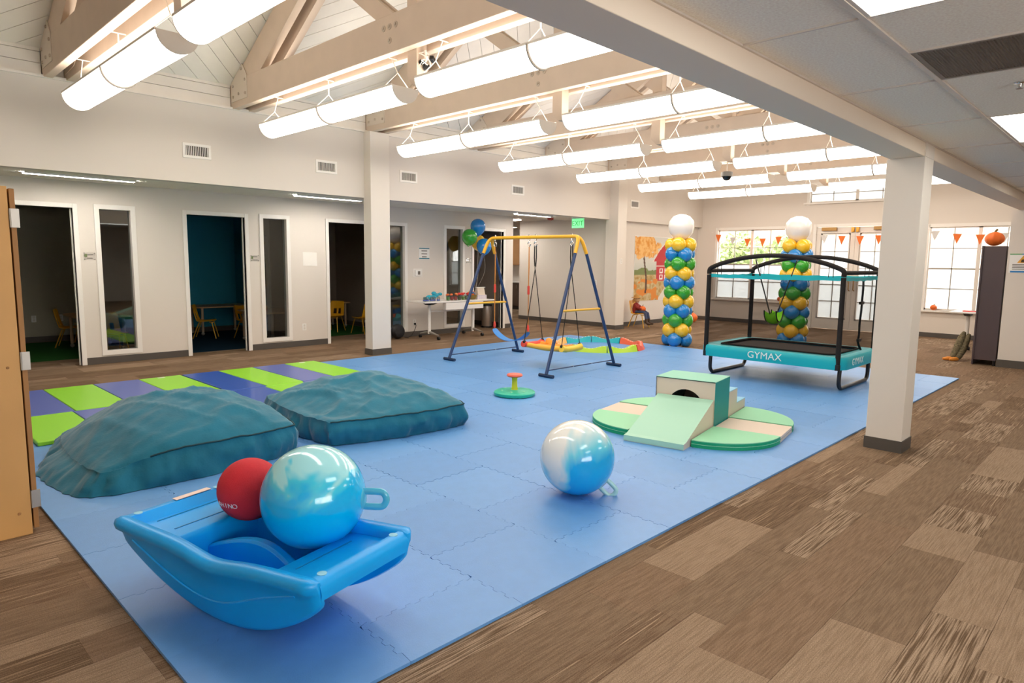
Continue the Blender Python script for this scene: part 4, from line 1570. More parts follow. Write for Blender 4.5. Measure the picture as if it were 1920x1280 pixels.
MB().lathe([(.06, 0), (.05, .05), (.02, .075), (.001, .078)], 14, (xa + .16, .16, PZ + .02)).build('grip', ORG, s2, smooth=True)

# ---- ring of wavy balance beams ---------------------------------------------------------------
rg = thing('balance_beam_ring', 'ring of wavy coloured balance beams lying on the mat', 'balance beams', (-7.33, 9.72, MZ))
BC = ['#26b5c0', '#26b5c0', '#f6b85a', '#f4a04f', '#b7dc3c', '#b7dc3c', '#ef5b3f', '#ef6a48']
a_base = math.atan2(.56, -.62)
DOT = M('beam_dot', '#f4f1e4', .5)
for k in range(8):
    a0 = a_base - pi / 4 + k * pi / 4 + .015
    a1 = a0 + pi / 4 - .03
    N = 18
    vs, fs = [], []
    for i in range(N + 1):
        a = a0 + (a1 - a0) * i / N
        hh = .085 + .025 * cos(i / N * 2 * pi)
        for (rr, zz) in ((.70, 0), (.735, hh), (.80, hh), (.84, 0)):
            vs.append((rr * cos(a), rr * sin(a) * 1.0, zz))
    for i in range(N):
        for q in range(3):
            fs.append((i * 4 + q, (i + 1) * 4 + q, (i + 1) * 4 + q + 1, i * 4 + q + 1))
        fs.append((i * 4 + 3, (i + 1) * 4 + 3, (i + 1) * 4, i * 4))
    fs += [(0, 1, 2, 3), tuple(N * 4 + q for q in (3, 2, 1, 0))]
    bm_ = MB().add(vs, fs).build('beam', M('beam_%s' % BC[k][1:], BC[k], .4), rg, smooth=True)
    d = MB()
    for i in range(1, N, 2):
        a = a0 + (a1 - a0) * i / N
        hh = .085 + .025 * cos(i / N * 2 * pi)
        d.lathe([(.012, 0), (.009, .006), (.001, .007)], 8, (.768 * cos(a), .768 * sin(a), hh))
    d = d.build('grip_dots', DOT, bm_)
    d['kind'] = 'stuff'

# ---- balloon columns -----------------------------------------------------------------------------
def latex(name, c):
    return M(name, c, .16, spec=.6, coat=.5)
LB, LY_, LG, LW = latex('balloon_blue', '#1687d6'), latex('balloon_yellow', '#f8c62c'), latex('balloon_green', '#35a52e'), latex('balloon_white', '#f6f1ec')
def balloon_mesh(m, R=.135):
    mb = MB()
    prof = [(.001, -1.12), (.10, -1.08), (.07, -1.02), (.2, -.96), (.5, -.80), (.80, -.50), (.96, -.15), (1.0, .12), (.95, .42), (.78, .70), (.52, .89), (.25, .98), (.001, 1.0)]
    mb.lathe([(r * R, z * R) for r, z in prof], 20)
    return mb.mesh('balloon', m, True, 80)
BM = {c: balloon_mesh(m) for c, m in (('b', LB), ('y', LY_), ('g', LG))}
def balloon_column(label, loc, seed):
    t = thing('balloon_column', label, 'balloon column', loc, 0, 'balloon columns')
    order = 'bygbygbygby'
    rr = random.Random(seed)
    pitch = .176
    for j, c in enumerate(order):
        for q in range(4):
            a = q * pi / 2 + (pi / 4 if j % 2 else 0) + seed + rr.uniform(-.06, .06)
            o = inst(BM[c], 'balloon', t)
            d = Vector((cos(a), sin(a), rr.uniform(-.05, .05)))
            o.rotation_mode = 'QUATERNION'
            o.rotation_quaternion = d.to_track_quat('Z', 'Y')
            o.location = Vector((0, 0, .132 + j * pitch)) + d * .155
    MB().lathe([(.001, -.27), (.02, -.26), (.03, -.24), (.13, -.2), (.21, -.1), (.238, .02), (.22, .12), (.15, .2), (.06, .236), (.001, .24)], 28, (0, 0, .132 + 10.55 * pitch + .22)).build('top_balloon', LW, t, smooth=True, angle=80)
    MB().tube([(0, 0, 0), (0, 0, 2.0)], .012, 8).build('pole', WHITEP, t)
    MB().lathe([(.14, 0), (.14, .012), (.02, .02)], 20).build('base_plate', WHITEP, t)
    return t
balloon_column('tall balloon column beside the farm mural, left of the trampoline', (-6.53, 11.1, .002), .3)
balloon_column('tall balloon column standing behind the trampoline net', (-5.03, 12.75, .002), 1.0)
# ================================================================ CABINET AT THE LEFT
OAK = M('maple_laminate', '#d9a766', .5, var=(2.2, .05), bump=(90, .03))
OAKD = M('maple_edge', '#a97a48', .55)
cb_ = thing('wooden_cupboard', 'tall maple wardrobe cupboard with steel hinges at the left edge', 'cupboard', (-4.42, .68, 0))
MB().box(-.92, -.60, .0, 0, -.004, 1.915).build('body', OAK, cb_, bevel=.003)
for sx in (0, 1):
    d = MB().box(-.455 - .46 * sx, .004, .03, -.004 - .46 * sx, .028, 1.905).build('door', OAKD, cb_, bevel=.002)
    if sx == 0:
        for z_ in (.20, .98, 1.75):
            h = MB().box(-.003, .0, z_ - .05, .004, .042, z_ + .05).tube([(.002, .002, z_ - .05), (.002, .002, z_ + .05)], .005, 8)
            h.build('hinge', STEEL, d)
    MB().tube([(-.40 + .03 * sx - .06 * sx, .03, .95), (-.40 - .03 * sx, .06, .96), (-.40 - .03 * sx, .06, 1.08), (-.40 - .03 * sx, .03, 1.09)], .006, 6).build('handle', STEEL, d)
for (y_, z_) in ((-.06, .13), (-.06, .95), (-.06, 1.8)):
    MB().lathe([(.008, 0), (.006, .003)], 10, (.0, y_, z_), rot=Matrix.Rotation(pi / 2, 3, 'Y')).build('screw_cap', OAKD, cb_)

# ================================================================ CHILD CHAIRS AND TABLES
YCH = M('chair_yellow', '#f2b21c', .4)
YLEG = M('chair_leg_gold', '#d8a537', .35, metal=.3)
def make_chair():
    t = thing('child_chair', 'x', 'chair')
    prof = catmull([(0, -.17, .325), (0, -.16, .335), (0, -.08, .33), (0, .06, .322), (0, .13, .335), (0, .165, .39), (0, .19, .48), (0, .215, .60), (0, .225, .64)], 4)
    n = len(prof) - 1
    nu = 16
    vs, fs = [], []
    for j, p in enumerate(prof):
        f = j / n
        hw_ = .165 if f < .55 else .165 - .02 * (f - .55) / .45
        if f > .93: hw_ -= .03 * (f - .93) / .07
        if f < .08: hw_ -= .03 * (.08 - f) / .08
        for i in range(nu + 1):
            a = 2 * i / nu - 1
            dish = .018 * a * a
            vs.append((a * hw_, p.y - (dish * 1.6 if f > .55 else 0), p.z + (dish if f <= .55 else 0)))
    for j in range(n):
        f = (j + .5) / n
        for i in range(nu):
            a = 2 * (i + .5) / nu - 1
            if .60 < f < .74 and .12 < abs(a) < .5:
                continue
            fs.append((j * (nu + 1) + i, j * (nu + 1) + i + 1, (j + 1) * (nu + 1) + i + 1, (j + 1) * (nu + 1) + i))
    o = MB().add(vs, fs).build('shell', YCH, t, smooth=True, angle=70)
    s_ = o.modifiers.new('thick', 'SOLIDIFY')
    s_.thickness = .01
    for sx in (-1, 1):
        MB().tube([(sx * .12, -.09, .315), (sx * .125, -.13, .30), (sx * .165, -.20, .0)], .0105, 8).build('leg', YLEG, t, smooth=True)
        MB().tube([(sx * .12, .06, .31), (sx * .125, .10, .30), (sx * .165, .21, .0)], .0105, 8).build('leg', YLEG, t, smooth=True)
    MB().tube([(-.125, -.13, .30), (.125, -.13, .30)], .009, 8).build('front_rail', YLEG, t, smooth=True)
    MB().tube([(-.125, .10, .30), (.125, .10, .30)], .009, 8).build('rear_rail', YLEG, t, smooth=True)
    return t
WOODT = M('table_birch', '#c79a63', .45, var=(3, .06))
WOODE = M('table_edge_tan', '#d8b184', .5)
LEGT = M('table_leg_tan', '#cbb092', .5)
def make_table():
    t = thing('child_table', 'x', 'table')
    top_ = rrect(.38, .55, .12, 6)
    MB().prism(top_, .548, .575).build('top', WOODT, t, bevel=.004)
    MB().tube([(p[0], p[1], .5615) for p in top_], .0145, 8, closed=True).build('edge_band', WOODE, t, smooth=True)
    for sx in (-1, 1):
        for sy in (-1, 1):
            l = MB().tube([(sx * .28, sy * .44, .07), (sx * .28, sy * .44, .55)], .026, 12).build('leg', LEGT, t, smooth=True)
            MB().sphere((sx * .28, sy * .44, .036), .034, 14, 10).build('glide', M('glide_grey', '#b9b2a6', .5), l, smooth=True)
    return t
ch0, tb0 = make_chair(), make_table()
used = [0, 0]
def place(kind, label, x_, y_, rz, group):
    if kind == 'c':
        o = ch0 if not used[0] else copy_tree(ch0)
        used[0] = 1
        cat = 'chair'
    else:
        o = tb0 if not used[1] else copy_tree(tb0)
        used[1] = 1
        cat = 'table'
    o.location = (x_, y_, .0035)
    o.rotation_euler = (0, 0, rz)
    return tag(o, label, cat, group)
GC, GT = 'yellow chairs in the small rooms', 'low tables in the small rooms'
# chair faces -Y locally; back at +Y
place('c', 'yellow child chair seen side-on through the leftmost doorway', -13.35, 2.78, radians(160), GC)
place('t', 'low wooden table behind the leftmost narrow window', -12.75, 3.04, pi / 2, GT)
place('c', 'yellow child chair behind the low table in the leftmost window', -13.75, 3.15, radians(-80), GC)
place('c', 'yellow child chair in front of the low table in the leftmost window', -11.9, 3.05, radians(95), GC)
place('c', 'yellow child chair inside the teal-walled room, left of the table', -13.2, 4.98, radians(150), GC)
place('t', 'low wooden table inside the teal-walled room', -13.9, 5.52, 0, GT)
place('c', 'yellow child chair half hidden by the right jamb of the teal room', -12.75, 5.62, radians(-160), GC)
place('t', 'low wooden table behind the second narrow window', -12.0, 5.68, pi / 2, GT)
place('c', 'yellow child chair with its back to us in the third doorway', -12.75, 7.5, radians(35), GC)
place('t', 'low wooden table in the room behind the left column', -13.7, 7.75, 0, GT)
place('c', 'yellow child chair partly hidden behind the left column', -12.0, 7.75, radians(-80), GC)
place('c', 'yellow child chair behind the narrow window over the white table', -12.9, 10.1, radians(20), GC)
# rugs
def rug(label, mats, x0, x1, y0, y1):
    o = MB().prism([(x0 + p[0], y0 + p[1]) for p in [(q[0] + (x1 - x0) / 2, q[1] + (y1 - y0) / 2) for q in rrect((x1 - x0) / 2, (y1 - y0) / 2, .15)]], .001, .0028).build('rug', mats)
    return tag(o, label, 'rug')
rug('dark green rug in the leftmost small room', M('rug_green', '#2c5a2a', .95, spec=.05, bump=(150, .4)), -14.3, -11.7, 1.0, 3.4)
rug('dark navy rug in the teal-walled room', M('rug_navy', '#1c3446', .95, spec=.05, bump=(150, .4)), -14.3, -11.25, 3.65, 6.05)
rug('dark green rug in the room behind the left column', MATS['rug_green'], -14.3, -11.95, 6.3, 8.5)
# shelf seen through the second narrow window
t = thing('wall_shelf', 'tall narrow shelf unit behind the second narrow window', 'shelf', (-13.3, 5.96, 0))
MB().box(-.02, -.16, 0, 0, .12, 2.0).build('side', backmats[3], t)
MB().box(.5, -.16, 0, .52, .12, 2.0).build('side', backmats[3], t)
for z_ in (.06, .55, 1.0, 1.45, 1.95):
    MB().box(0, -.16, z_, .5, .12, z_ + .02).build('shelf', backmats[3], t)
MB().box(0, .11, 0, .5, .12, 2.0).build('back', backmats[3], t)

# ================================================================ WHITE TABLE WITH PARTY GOODS
tx, ty = -10.35, 8.78
wt = thing('flip_top_table', 'white flip-top table on casters covered with party favours', 'table', (tx, ty, .003))
TOPW = M('table_white_laminate', '#f0ece7', .35)
MB().box(-.30, -.92, .725, .30, .92, .752).build('top', TOPW, wt, bevel=.005)
MB().box(.20, -.40, .58, .30, .60, .72).build('modesty_drawer', TOPW, wt, bevel=.004)
for sy in (-.58, .58):
    lg = MB().tube([(0, sy, .10), (0, sy, .68)], .033, 14).build('leg', WHITEP, wt, smooth=True)
    MB().prism([(-.22, 0), (.22, 0), (.06, -.055), (-.06, -.055)][::-1], sy - .05, sy + .05, T=lambda x, z, y: (x, y, .724 + z)).build('top_bracket', BLACKP, wt)
    for sx in (-1, 1):
        f = MB().tube([(0, sy, .13), (sx * .12, sy, .115), (sx * .29, sy, .085)], [.03, .024, .014], 10).build('foot', STEEL, wt, smooth=True)
        MB().tube([(sx * .29, sy - .022, .032), (sx * .29, sy + .022, .032)], .032, 14).build('caster', BLACKP, f, smooth=True)
        MB().tube([(sx * .29, sy, .05), (sx * .29, sy, .092)], .016, 8).build('caster_stem', CHROME, f)
MB().tube([(0, -.58, .54), (0, .58, .54)], .018, 10).build('stretcher', WHITEP, wt, smooth=True)
TZ_ = .756
CLEARP = glass_mat('clear_plastic_cup', '#f4f6f4', .06, .9)
def cup(label, x_, y_, fill, topc, group):
    t = thing('treat_cup', label, 'cup', (x_, y_, TZ_), 0, group)
    MB().lathe([(.03, 0), (.034, .002), (.042, .10), (.04, .10), (.032, .004)], 16).build('cup', CLEARP, t, smooth=True)
    MB().lathe([(.029, .005), (.036, .06), (.03, .072), (.001, .075)], 14).build('filling', M('fill_' + fill[1:], fill, .5), t, smooth=True)
    b = MB()
    rr = random.Random(int(y_ * 100))
    for k in range(3):
        b.sphere((rr.uniform(-.02, .02), rr.uniform(-.03, .03), .105 + rr.uniform(0, .03)), .028, 10, 8, sc=(1, 1.2, .6))
    b.build('ribbon_topper', M('top_' + topc[1:], topc, .4), t, smooth=True)
cc = ['#6fae45', '#d2463c', '#d2463c', '#5d6b35', '#8ab54c', '#5d7a3a']
tt = ['#e8743c', '#e8743c', '#ea8a4a', '#e0413a', '#e0413a', '#d8403a']
for k in range(6):
    cup('clear favour cup with %s filling, %s of the row on the white table' % (['green', 'red', 'red', 'dark green', 'pale green', 'olive'][k], ordinal(k)), tx + .12, ty - .20 + k * .10, cc[k], tt[k], 'favour cups on the white table')
for k in range(5):
    t = thing('glass_jar', 'small empty clear jar, %s from the left end of the white table' % ordinal(k), 'jar', (tx + .16 - .03 * (k % 2), ty - .82 + k * .085, TZ_), 0, 'clear jars on the white table')
    MB().lathe([(.028, 0), (.032, .004), (.034, .06), (.026, .08), (.027, .09), (.024, .09), (.03, .055), (.028, .006)], 14).build('glass', CLEARP, t, smooth=True)
    MB().lathe([(.03, .012), (.0335, .014), (.0335, .03), (.03, .032)], 14).build('label_band', M('jar_band', '#4c62b8', .5), t)
t = thing('balloon_dog_toy', 'glossy turquoise foil toys heaped behind the clear jars', 'toy', (tx - .08, ty - .52, TZ_))
for k, (dx, dy, dz, r) in enumerate([(0, 0, .06, .06), (.02, .1, .07, .055), (-.02, .2, .1, .05), (.0, .12, .14, .045), (.01, -.08, .04, .045), (0, .28, .12, .04)]):
    MB().sphere((dx, dy, dz), r, 14, 10, sc=(.8, 1.3, .8)).build('segment', M('foil_turquoise', '#1fa6c4', .2, coat=.5), t, smooth=True)
t = thing('gift_basket', 'round basket heaped with yellow and orange snacks at right of the cups', 'basket', (tx + .08, ty + .475, TZ_))
MB().lathe([(.07, 0), (.10, .05), (.115, .09), (.108, .09), (.09, .045), (.065, .006)], 20).build('bowl', M('basket_olive', '#7d6a35', .7), t, smooth=True)
rr = random.Random(5)
for k in range(9):
    a = rr.uniform(0, 6.28)
    q = rr.uniform(0, .06)
    MB().sphere((q * cos(a), q * sin(a), .085 + rr.uniform(0, .06)), rr.uniform(.03, .042), 10, 8, sc=(1, 1.2, .7)).build('snack_pack', M(*[('snack_yellow', '#edb52c', .4), ('snack_orange', '#e9762f', .4), ('snack_blue', '#3f78a8', .4)][k % 3]), t, smooth=True)
t = thing('checked_box', 'white checked gift box under the tablet stand', 'box', (tx + .02, ty + .72, TZ_))
MB().box(-.10, -.12, 0, .10, .14, .085).build('body', M('box_white', '#ece7ea', .5), t, bevel=.002)
lb = MB()
for k in range(9):
    lb.box(.1005, -.115 + k * .028, .004, .1012, -.109 + k * .028, .081)
for k in range(3):
    lb.box(.1005, -.118, .016 + k * .025, .1012, .138, .02 + k * .025)
lb.build('check_print', M('check_lilac', '#b8a8c8', .6), t)
t = thing('tablet_stand', 'white tablet on a sloped stand standing on the checked box', 'tablet', (tx + .02, ty + .72, TZ_ + .086))
MB().prism([(-.08, 0), (.09, 0), (.05, .15), (.03, .15)], -.09, .11, T=lambda x, z, y: (x, y, z)).build('stand', M('stand_cream', '#d8c7b4', .5), t, bevel=.004)
MB().bar((.075, .01, .08), (.075, .011, .08), .01, .01)
MB().box(.02, -.11, .148, .07, .13, .162).build('rim', WHITEP, t, bevel=.004)

# speaker, cable, bin
t = thing('floor_speaker', 'round black portable speaker on the floor beside the left column', 'speaker', (-10.72, 7.70, .003))
MB().sphere((0, 0, .15), .15, 28, 18, sc=(.62, 1, 1)).build('body', BLACKP, t, smooth=True)
MB().lathe([(.11, 0), (.115, .01), (.10, .02), (.001, .03)], 24, (.075, 0, .15), rot=Matrix.Rotation(pi / 2, 3, 'Y')).build('grille', M('speaker_grille', '#26262a', .7, bump=(300, .5)), t, smooth=True)
tag(MB().tube(catmull([(XL + .03, 8.27, .27), (XL + .08, 8.25, .2), (XL + .12, 8.12, .05), (XL + .15, 8.0, .012), (-10.70, 7.95, .010), (-10.68, 7.84, .03)], 6), .006, 6).build('power_cord', BLACKP, smooth=True), 'thin black power cord from wall socket to the floor speaker', 'cord')
t = thing('trash_bin', 'slim steel pedal bin with black back inside the rightmost doorway', 'bin', (-11.35, 10.70, .003))
MB().lathe([(.115, .02), (.12, .03), (.12, .50), (.118, .52)], 28).build('body', M('bin_steel', '#b9aca0', .3, metal=.6), t, smooth=True)
MB().lathe([(.124, .50), (.124, .53), (.08, .545), (.001, .55)], 28).build('lid', BLACKP, t, smooth=True)
MB().lathe([(.125, 0), (.125, .03)], 28).build('base', BLACKP, t)
MB().box(.11, -.03, .01, .16, .03, .02).build('pedal', BLACKP, t)

# bunch of balloons tied at the table
STRG = M('balloon_string', '#d8cfc4', .6)
for k, (lab, c, p) in enumerate([('blue party balloon at the top of the bunch over the white table', LB, (-10.35, 9.49, 2.24)), ('green party balloon at the left of the bunch over the white table', LG, (-10.30, 9.21, 2.02)),
                                 ('yellow party balloon in the middle of the bunch, mostly hidden', LY_, (-10.60, 9.74, 1.92)), ('blue party balloon at the bottom of the bunch, behind the swing frame', LB, (-10.30, 9.62, 1.84))]):
    t = thing('party_balloon', lab, 'balloon', p, 0, 'party balloons over the white table')
    q = balloon_mesh(c, .168)
    o = inst(q, 'balloon', t)
    o.scale = (.95, .95, 1.05)
    o.rotation_euler = ((.0, .0, 0), (.1, .3, 0), (0, -.3, 0), (-.1, -.15, 0))[k]
    MB().tube(catmull([(0, 0, -.18), (.01 * (k - 1), .01, -.5), ((-10.58 - p[0]) * .7, (9.64 - p[1]) * .8, 1.0 - p[2]), (-10.58 - p[0], 9.64 - p[1], .79 - p[2])], 6), .0022, 5).build('string', STRG, t)
t = thing('balloon_weight', 'small weight on the white table holding the balloon strings', 'weight', (-10.58, 9.64, TZ_))
MB().lathe([(.03, 0), (.035, .01), (.03, .035), (.012, .04)], 14).build('body', BLACKP, t, smooth=True)

# ================================================================ WALL SIGNS AND FITTINGS
ACR = glass_mat('clear_acrylic', '#ffffff', .05, 1.0)
def plate(label, name, cat, y_, z_, w, h, mat_, x_=XL, lines=0, bands=None, group=None, up=0):
    t = thing(name, label, cat, (x_, y_, z_), 0, group)
    MB().box(.003 if mat_ is ACR else 0, -w / 2, -h / 2, .006, w / 2, h / 2).build('panel', mat_, t)
    rr = random.Random(int(y_ * 37))
    ink = M('print_ink', '#6b655f', .7)
    if lines:
        b = MB()
        for k in range(lines):
            zz = h * .22 - k * h * .5 / max(1, lines - 1) if lines > 1 else 0
            ww = w * rr.uniform(.22, .34)
            b.box(.006, -ww, zz - h * .035, .0066, ww, zz + h * .035)
        b.build('print_lines', ink, t)
    if bands:
        for (a, b_, c) in bands:
            MB().box(.006, -w / 2 + .004, -h / 2 + a * h, .0066, w / 2 - .004, -h / 2 + b_ * h).build('print_band', M('band_' + c[1:], c, .6), t)
    return t
for y_, lab, g_ in ((2.565, 'clear acrylic name plate beside the leftmost doorway', 0), (4.965, 'clear acrylic name plate beside the teal-walled room', 0), (9.745, 'clear acrylic name plate left of the rightmost doorway', 0)):
    t = plate(lab, 'name_plate', 'sign', y_, 1.55, .15, .105, ACR, lines=2, group='acrylic name plates by the doorways')
    for sy in (-1, 1):
        for sz in (-1, 1):
            MB().lathe([(.007, 0), (.007, .012), (.004, .014)], 8, (.002, sy * .062, sz * .042), rot=Matrix.Rotation(pi / 2, 3, 'Y')).build('standoff', STEEL, t)
    if y_ < 9:
        MB().box(.006, -.062, -.012, .0068, -.03, .03).build('print_emblem', M('emblem_ink', '#7c8a5e', .6), t)
t = thing('notice_paper', 'blank white paper sheet with a curled corner taped to the wall', 'paper', (XL, 5.97, 1.545))
MB().grid(lambda u, v: (.004 + .03 * max(0, u - .55) * max(0, .5 - v) * 2, -.135 + .27 * u, -.12 + .24 * v - .012 * max(0, u - .6)), 10, 10).build('sheet', M('paper_white', '#f3efe9', .7), t, smooth=True)
plate('framed notice with teal bars above the white table', 'wall_notice', 'sign', 8.53, 1.685, .27, .24, WHITEP, lines=3, bands=[(.88, .97, '#3f7f92'), (.03, .12, '#3f7f92')])
t = plate('small white thermostat box above the white table', 'thermostat', 'thermostat', 8.36, 1.29, .235, .175, M('thermostat_shell', '#ece8e2', .3))
MB().box(.006, -.075, -.06, .03, .075, .06).build('case', WHITEP, t, bevel=.006)
MB().box(.03, -.015, -.035, .031, .045, .035).build('screen', M('thermo_screen', '#6d625a', .3), t)
def outlet(label, loc, rz=0.0, cat='socket', name='wall_socket', dbl=2):
    t = thing(name, label, cat, loc, rz, None)
    MB().box(0, -.037, -.06, .006, .037, .06).build('plate', WHITEP, t, bevel=.002)
    for k in range(dbl):
        MB().box(.006, -.018, -.045 + k * .05, .0085, .018, -.005 + k * .05).build('receptacle', M('socket_face', '#dcd6cd', .4), t, bevel=.001)
    return t
outlet('white double socket low on the wall, left of the third doorway', (XL, 5.83, .34))
o = outlet('white socket under the white table with a black plug', (XL, 8.27, .28))
MB().box(.008, -.015, -.045, .04, .015, -.005).build('plug', BLACKP, o, bevel=.004)
outlet('white socket on the dark back wall, nearest the cupboard hinge', (XBK, 2.45, .42))
outlet('white socket on the dark back wall, behind the yellow chair', (XBK, 2.86, .42))
outlet('white wall switch on the hall wall behind the swing leg', (-9.92, 12.98, 1.06), -pi / 2, 'switch', 'wall_switch')
outlet('white control plate on the far column beside the mural', (-9.06, 12.80, 1.58), 0, 'switch', 'wall_switch')
# exit sign, red alarm
t = thing('exit_sign', 'green glowing exit sign hanging below the corridor ceiling', 'exit sign', (-9.72, 12.0, 2.32))
MB().box(-.17, -.012, 0, .17, .012, .21).build('panel', M('exit_green', '#9be8b4', .3, emit=('#4fd67c', .9)), t, bevel=.003)
MB().box(-.17, -.03, .21, .17, .03, .25).build('housing', WHITEP, t, bevel=.004)
MB().tube([(0, 0, .25), (0, 0, .258)], .03, 10).build('mount', WHITEP, t)
text_obj('EXIT', .16, M('exit_letter', '#1f9a4d', .4, emit=('#1fae55', .5)), 'exit_lettering', t, face_mat((0, -.0125, .10), (1, 0, 0), (0, 0, 1)), .001)
t = thing('fire_alarm', 'small red fire alarm on the corridor ceiling near the exit sign', 'alarm', (-10.6, 12.05, 2.566))
MB().lathe([(.07, .012), (.075, 0), (.07, -.03), (.03, -.045), (.001, -.046)], 20).build('body', M('alarm_red', '#a83a30', .4), t, smooth=True)
MB().lathe([(.022, -.04), (.018, -.06), (.001, -.065)], 12).build('strobe', M('alarm_lens', '#f2dcd4', .2), t, smooth=True)

# ================================================================ MURAL BANNER
def mural(s_, t_):
    n1 = noise.noise(Vector((s_ * 9, t_ * 11, 1)))
    n2 = noise.noise(Vector((s_ * 21.7 + t_ * 9.3, t_ * 17.1 - s_ * 8.7, 5.37))) + .6 * noise.noise(Vector((s_ * 47.3 - t_ * 20.1, t_ * 39.7 + s_ * 18.9, 2.71)))
    c = lin('#d9d6cd') if t_ > .42 else lin('#cdb98a')
    c = Vector(c[:3])
    if t_ > .42:
        c = c.lerp(Vector(lin('#b9c4b8')[:3]), max(0, min(1, (.62 - t_) * 4)))
    else:
        c = c.lerp(Vector(lin('#b08a4a')[:3]), max(0, min(1, .4 + n2)))
    if .40 < t_ < .50 + .05 * n1 and s_ < .5:
        c = Vector(lin('#7f8a55')[:3])
    # barn
    bs = (s_ - .70) / .34
    if abs(bs) < .82 and .30 < t_ < .70:
        c = Vector(lin('#c0353b')[:3])
    if t_ >= .62 and (t_ - .62) < .34 * (1 - abs(bs) ** 1.7) and abs(bs) < 1:
        c = Vector(lin('#c43b40')[:3])
    if t_ >= .62 and abs((t_ - .62) - .34 * (1 - min(1, abs(bs)) ** 1.7)) < .012 and abs(bs) < 1.03:
        c = Vector(lin('#efe6da')[:3])
    if abs(t_ - .545) < .008 and abs(bs) < .82:
        c = Vector(lin('#efe6da')[:3])
    for wx in (.52, .62, .74, .86):
        for wz in (.47, .37):
            if abs(s_ - wx) < .035 and abs(t_ - wz) < .038:
                c = Vector(lin('#f2ece2')[:3]) if (abs(s_ - wx) > .02 or abs(t_ - wz) > .02) else Vector(lin('#c0353b')[:3])
    if abs(s_ - .66) < .05 and .60 < t_ < .655:
        c = Vector(lin('#e6cfc4')[:3])
    # path
    if t_ < .30 and abs(s_ - .72 + (.3 - t_) * .2) < .05 + (.30 - t_) * .5:
        c = Vector(lin('#e2dccf')[:3])
    # pumpkins and leaves at the left bottom
    if t_ < .34 and s_ < .48 and n1 > .05:
        c = Vector(lin('#dd8a38')[:3])
    # tree
    if abs(s_ - (.20 + .03 * sin(t_ * 6))) < .014 + .012 * max(0, .4 - t_) and .12 < t_ < .78:
        c = Vector(lin('#5b3d2b')[:3])
    d = ((s_ - .17) / .30) ** 2 + ((t_ - .86) / .20) ** 2
    if d < 1 + .7 * n1 + .4 * n2:
        c = Vector(lin('#e2963c')[:3]).lerp(Vector(lin('#f3c27a')[:3]), max(0, min(1, .5 + 1.3 * n2)))
    return (c.x, c.y, c.z)
mu = thing('mural_banner', 'farm mural banner with a red barn and an orange autumn tree', 'mural', (-9.42, 13.86, .60))
painted('banner_print', 120, 90, 2.35, 1.60, mural, .7, mu, face_mat((.008, 0, 0), (0, 1, 0), (0, 0, 1)))
MB().box(.001, -.01, -.01, .006, 2.36, 1.61).build('banner_backing', WHITEP, mu)

# ================================================================ SCARECROW ON CHAIR
place('c', 'yellow child chair by the farm mural with a scarecrow doll seated', -9.02, 13.55, radians(100), 'yellow chairs in the small rooms')
sc = thing('scarecrow_doll', 'seated scarecrow doll in a red shirt hugging an orange pumpkin', 'doll', (-9.02, 13.55, .345), radians(100))
DEN, SHIRT, STRAW, BURL, BOOT = M('doll_denim', '#3d4766', .8), M('doll_shirt', '#8e2f2a', .8), M('doll_straw', '#b98a4c', .9), M('doll_burlap', '#d9b48c', .85), M('doll_boot', '#4a372a', .7)
MB().tube([(0, .09, 0), (0, .085, .10), (0, .08, .2), (0, .075, .25)], [.075, .085, .075, .035], 14).build('shirt', SHIRT, sc, smooth=True)
MB().sphere((0, .07, .33), .075, 18, 12, sc=(1, .9, 1.05)).build('head', BURL, sc, smooth=True)
MB().lathe([(.125, 0), (.12, .01), (.075, .015), (.06, .06), (.03, .09), (.001, .095)], 20, (0, .08, .365)).build('hat', STRAW, sc, smooth=True)
hr = MB()
rr = random.Random(2)
for k in range(14):
    a = rr.uniform(-.4, pi + .4)
    hr.tube([(.07 * cos(a), .07 + .055 * sin(a), .37), (.10 * cos(a), .08 + .08 * sin(a), .32), (.11 * cos(a), .08 + .09 * sin(a), .25)], .008, 5)
hr.build('straw_hair', STRAW, sc)
for sx in (-1, 1):
    MB().tube([(sx * .07, .08, .20), (sx * .12, .01, .14), (sx * .07, -.09, .10)], [.03, .03, .022], 10).build('sleeve', SHIRT, sc, smooth=True)
    lgp = MB().tube([(sx * .045, .07, .03), (sx * .06, -.12, .035), (sx * .065, -.19, .0), (sx * .07, -.22, -.13)], [.045, .042, .038, .034], 10).build('trouser_leg', DEN, sc, smooth=True)
    MB().tube([(sx * .07, -.22, -.12), (sx * .072, -.225, -.21), (sx * .075, -.27, -.24), (sx * .075, -.33, -.245)], [.038, .036, .034, .022], 10).build('boot', BOOT, sc, smooth=True)
    MB().sphere((sx * .028, .005, .345), .009, 8, 6).build('eye', BLACKP, sc, smooth=True)
PUMP = M('pumpkin_orange', '#e8702a', .5)
STEM = M('pumpkin_stem', '#6d5a2e', .7)
def pumpkin_into(par, c, r):
    mb = MB()
    c = Vector(c)
    def f(u, v):
        a, b = 2 * pi * u, pi * v
        q = r * (1 - .09 * abs(sin(4 * a)) ** .6)
        return (c.x + q * sin(b) * cos(a), c.y + q * sin(b) * sin(a), c.z - r * .82 * cos(b) * (1 - .12 * (1 - abs(cos(b)))))
    mb.grid(f, 40, 14, close_u=True)
    o = mb.build('pumpkin_body', PUMP, par, smooth=True, angle=80)
    MB().tube([c + Vector((0, 0, r * .72)), c + Vector((.01, 0, r * .95)), c + Vector((.03, 0, r * 1.1))], [r * .16, r * .11, r * .12], 8).build('stem', STEM, par, smooth=True)
    return o
pumpkin_into(sc, (0, -.085, .105), .085)
t = thing('small_pumpkin', 'small orange pumpkin on the floor behind the left balloon column', 'pumpkin', (-8.85, 15.75, .003))
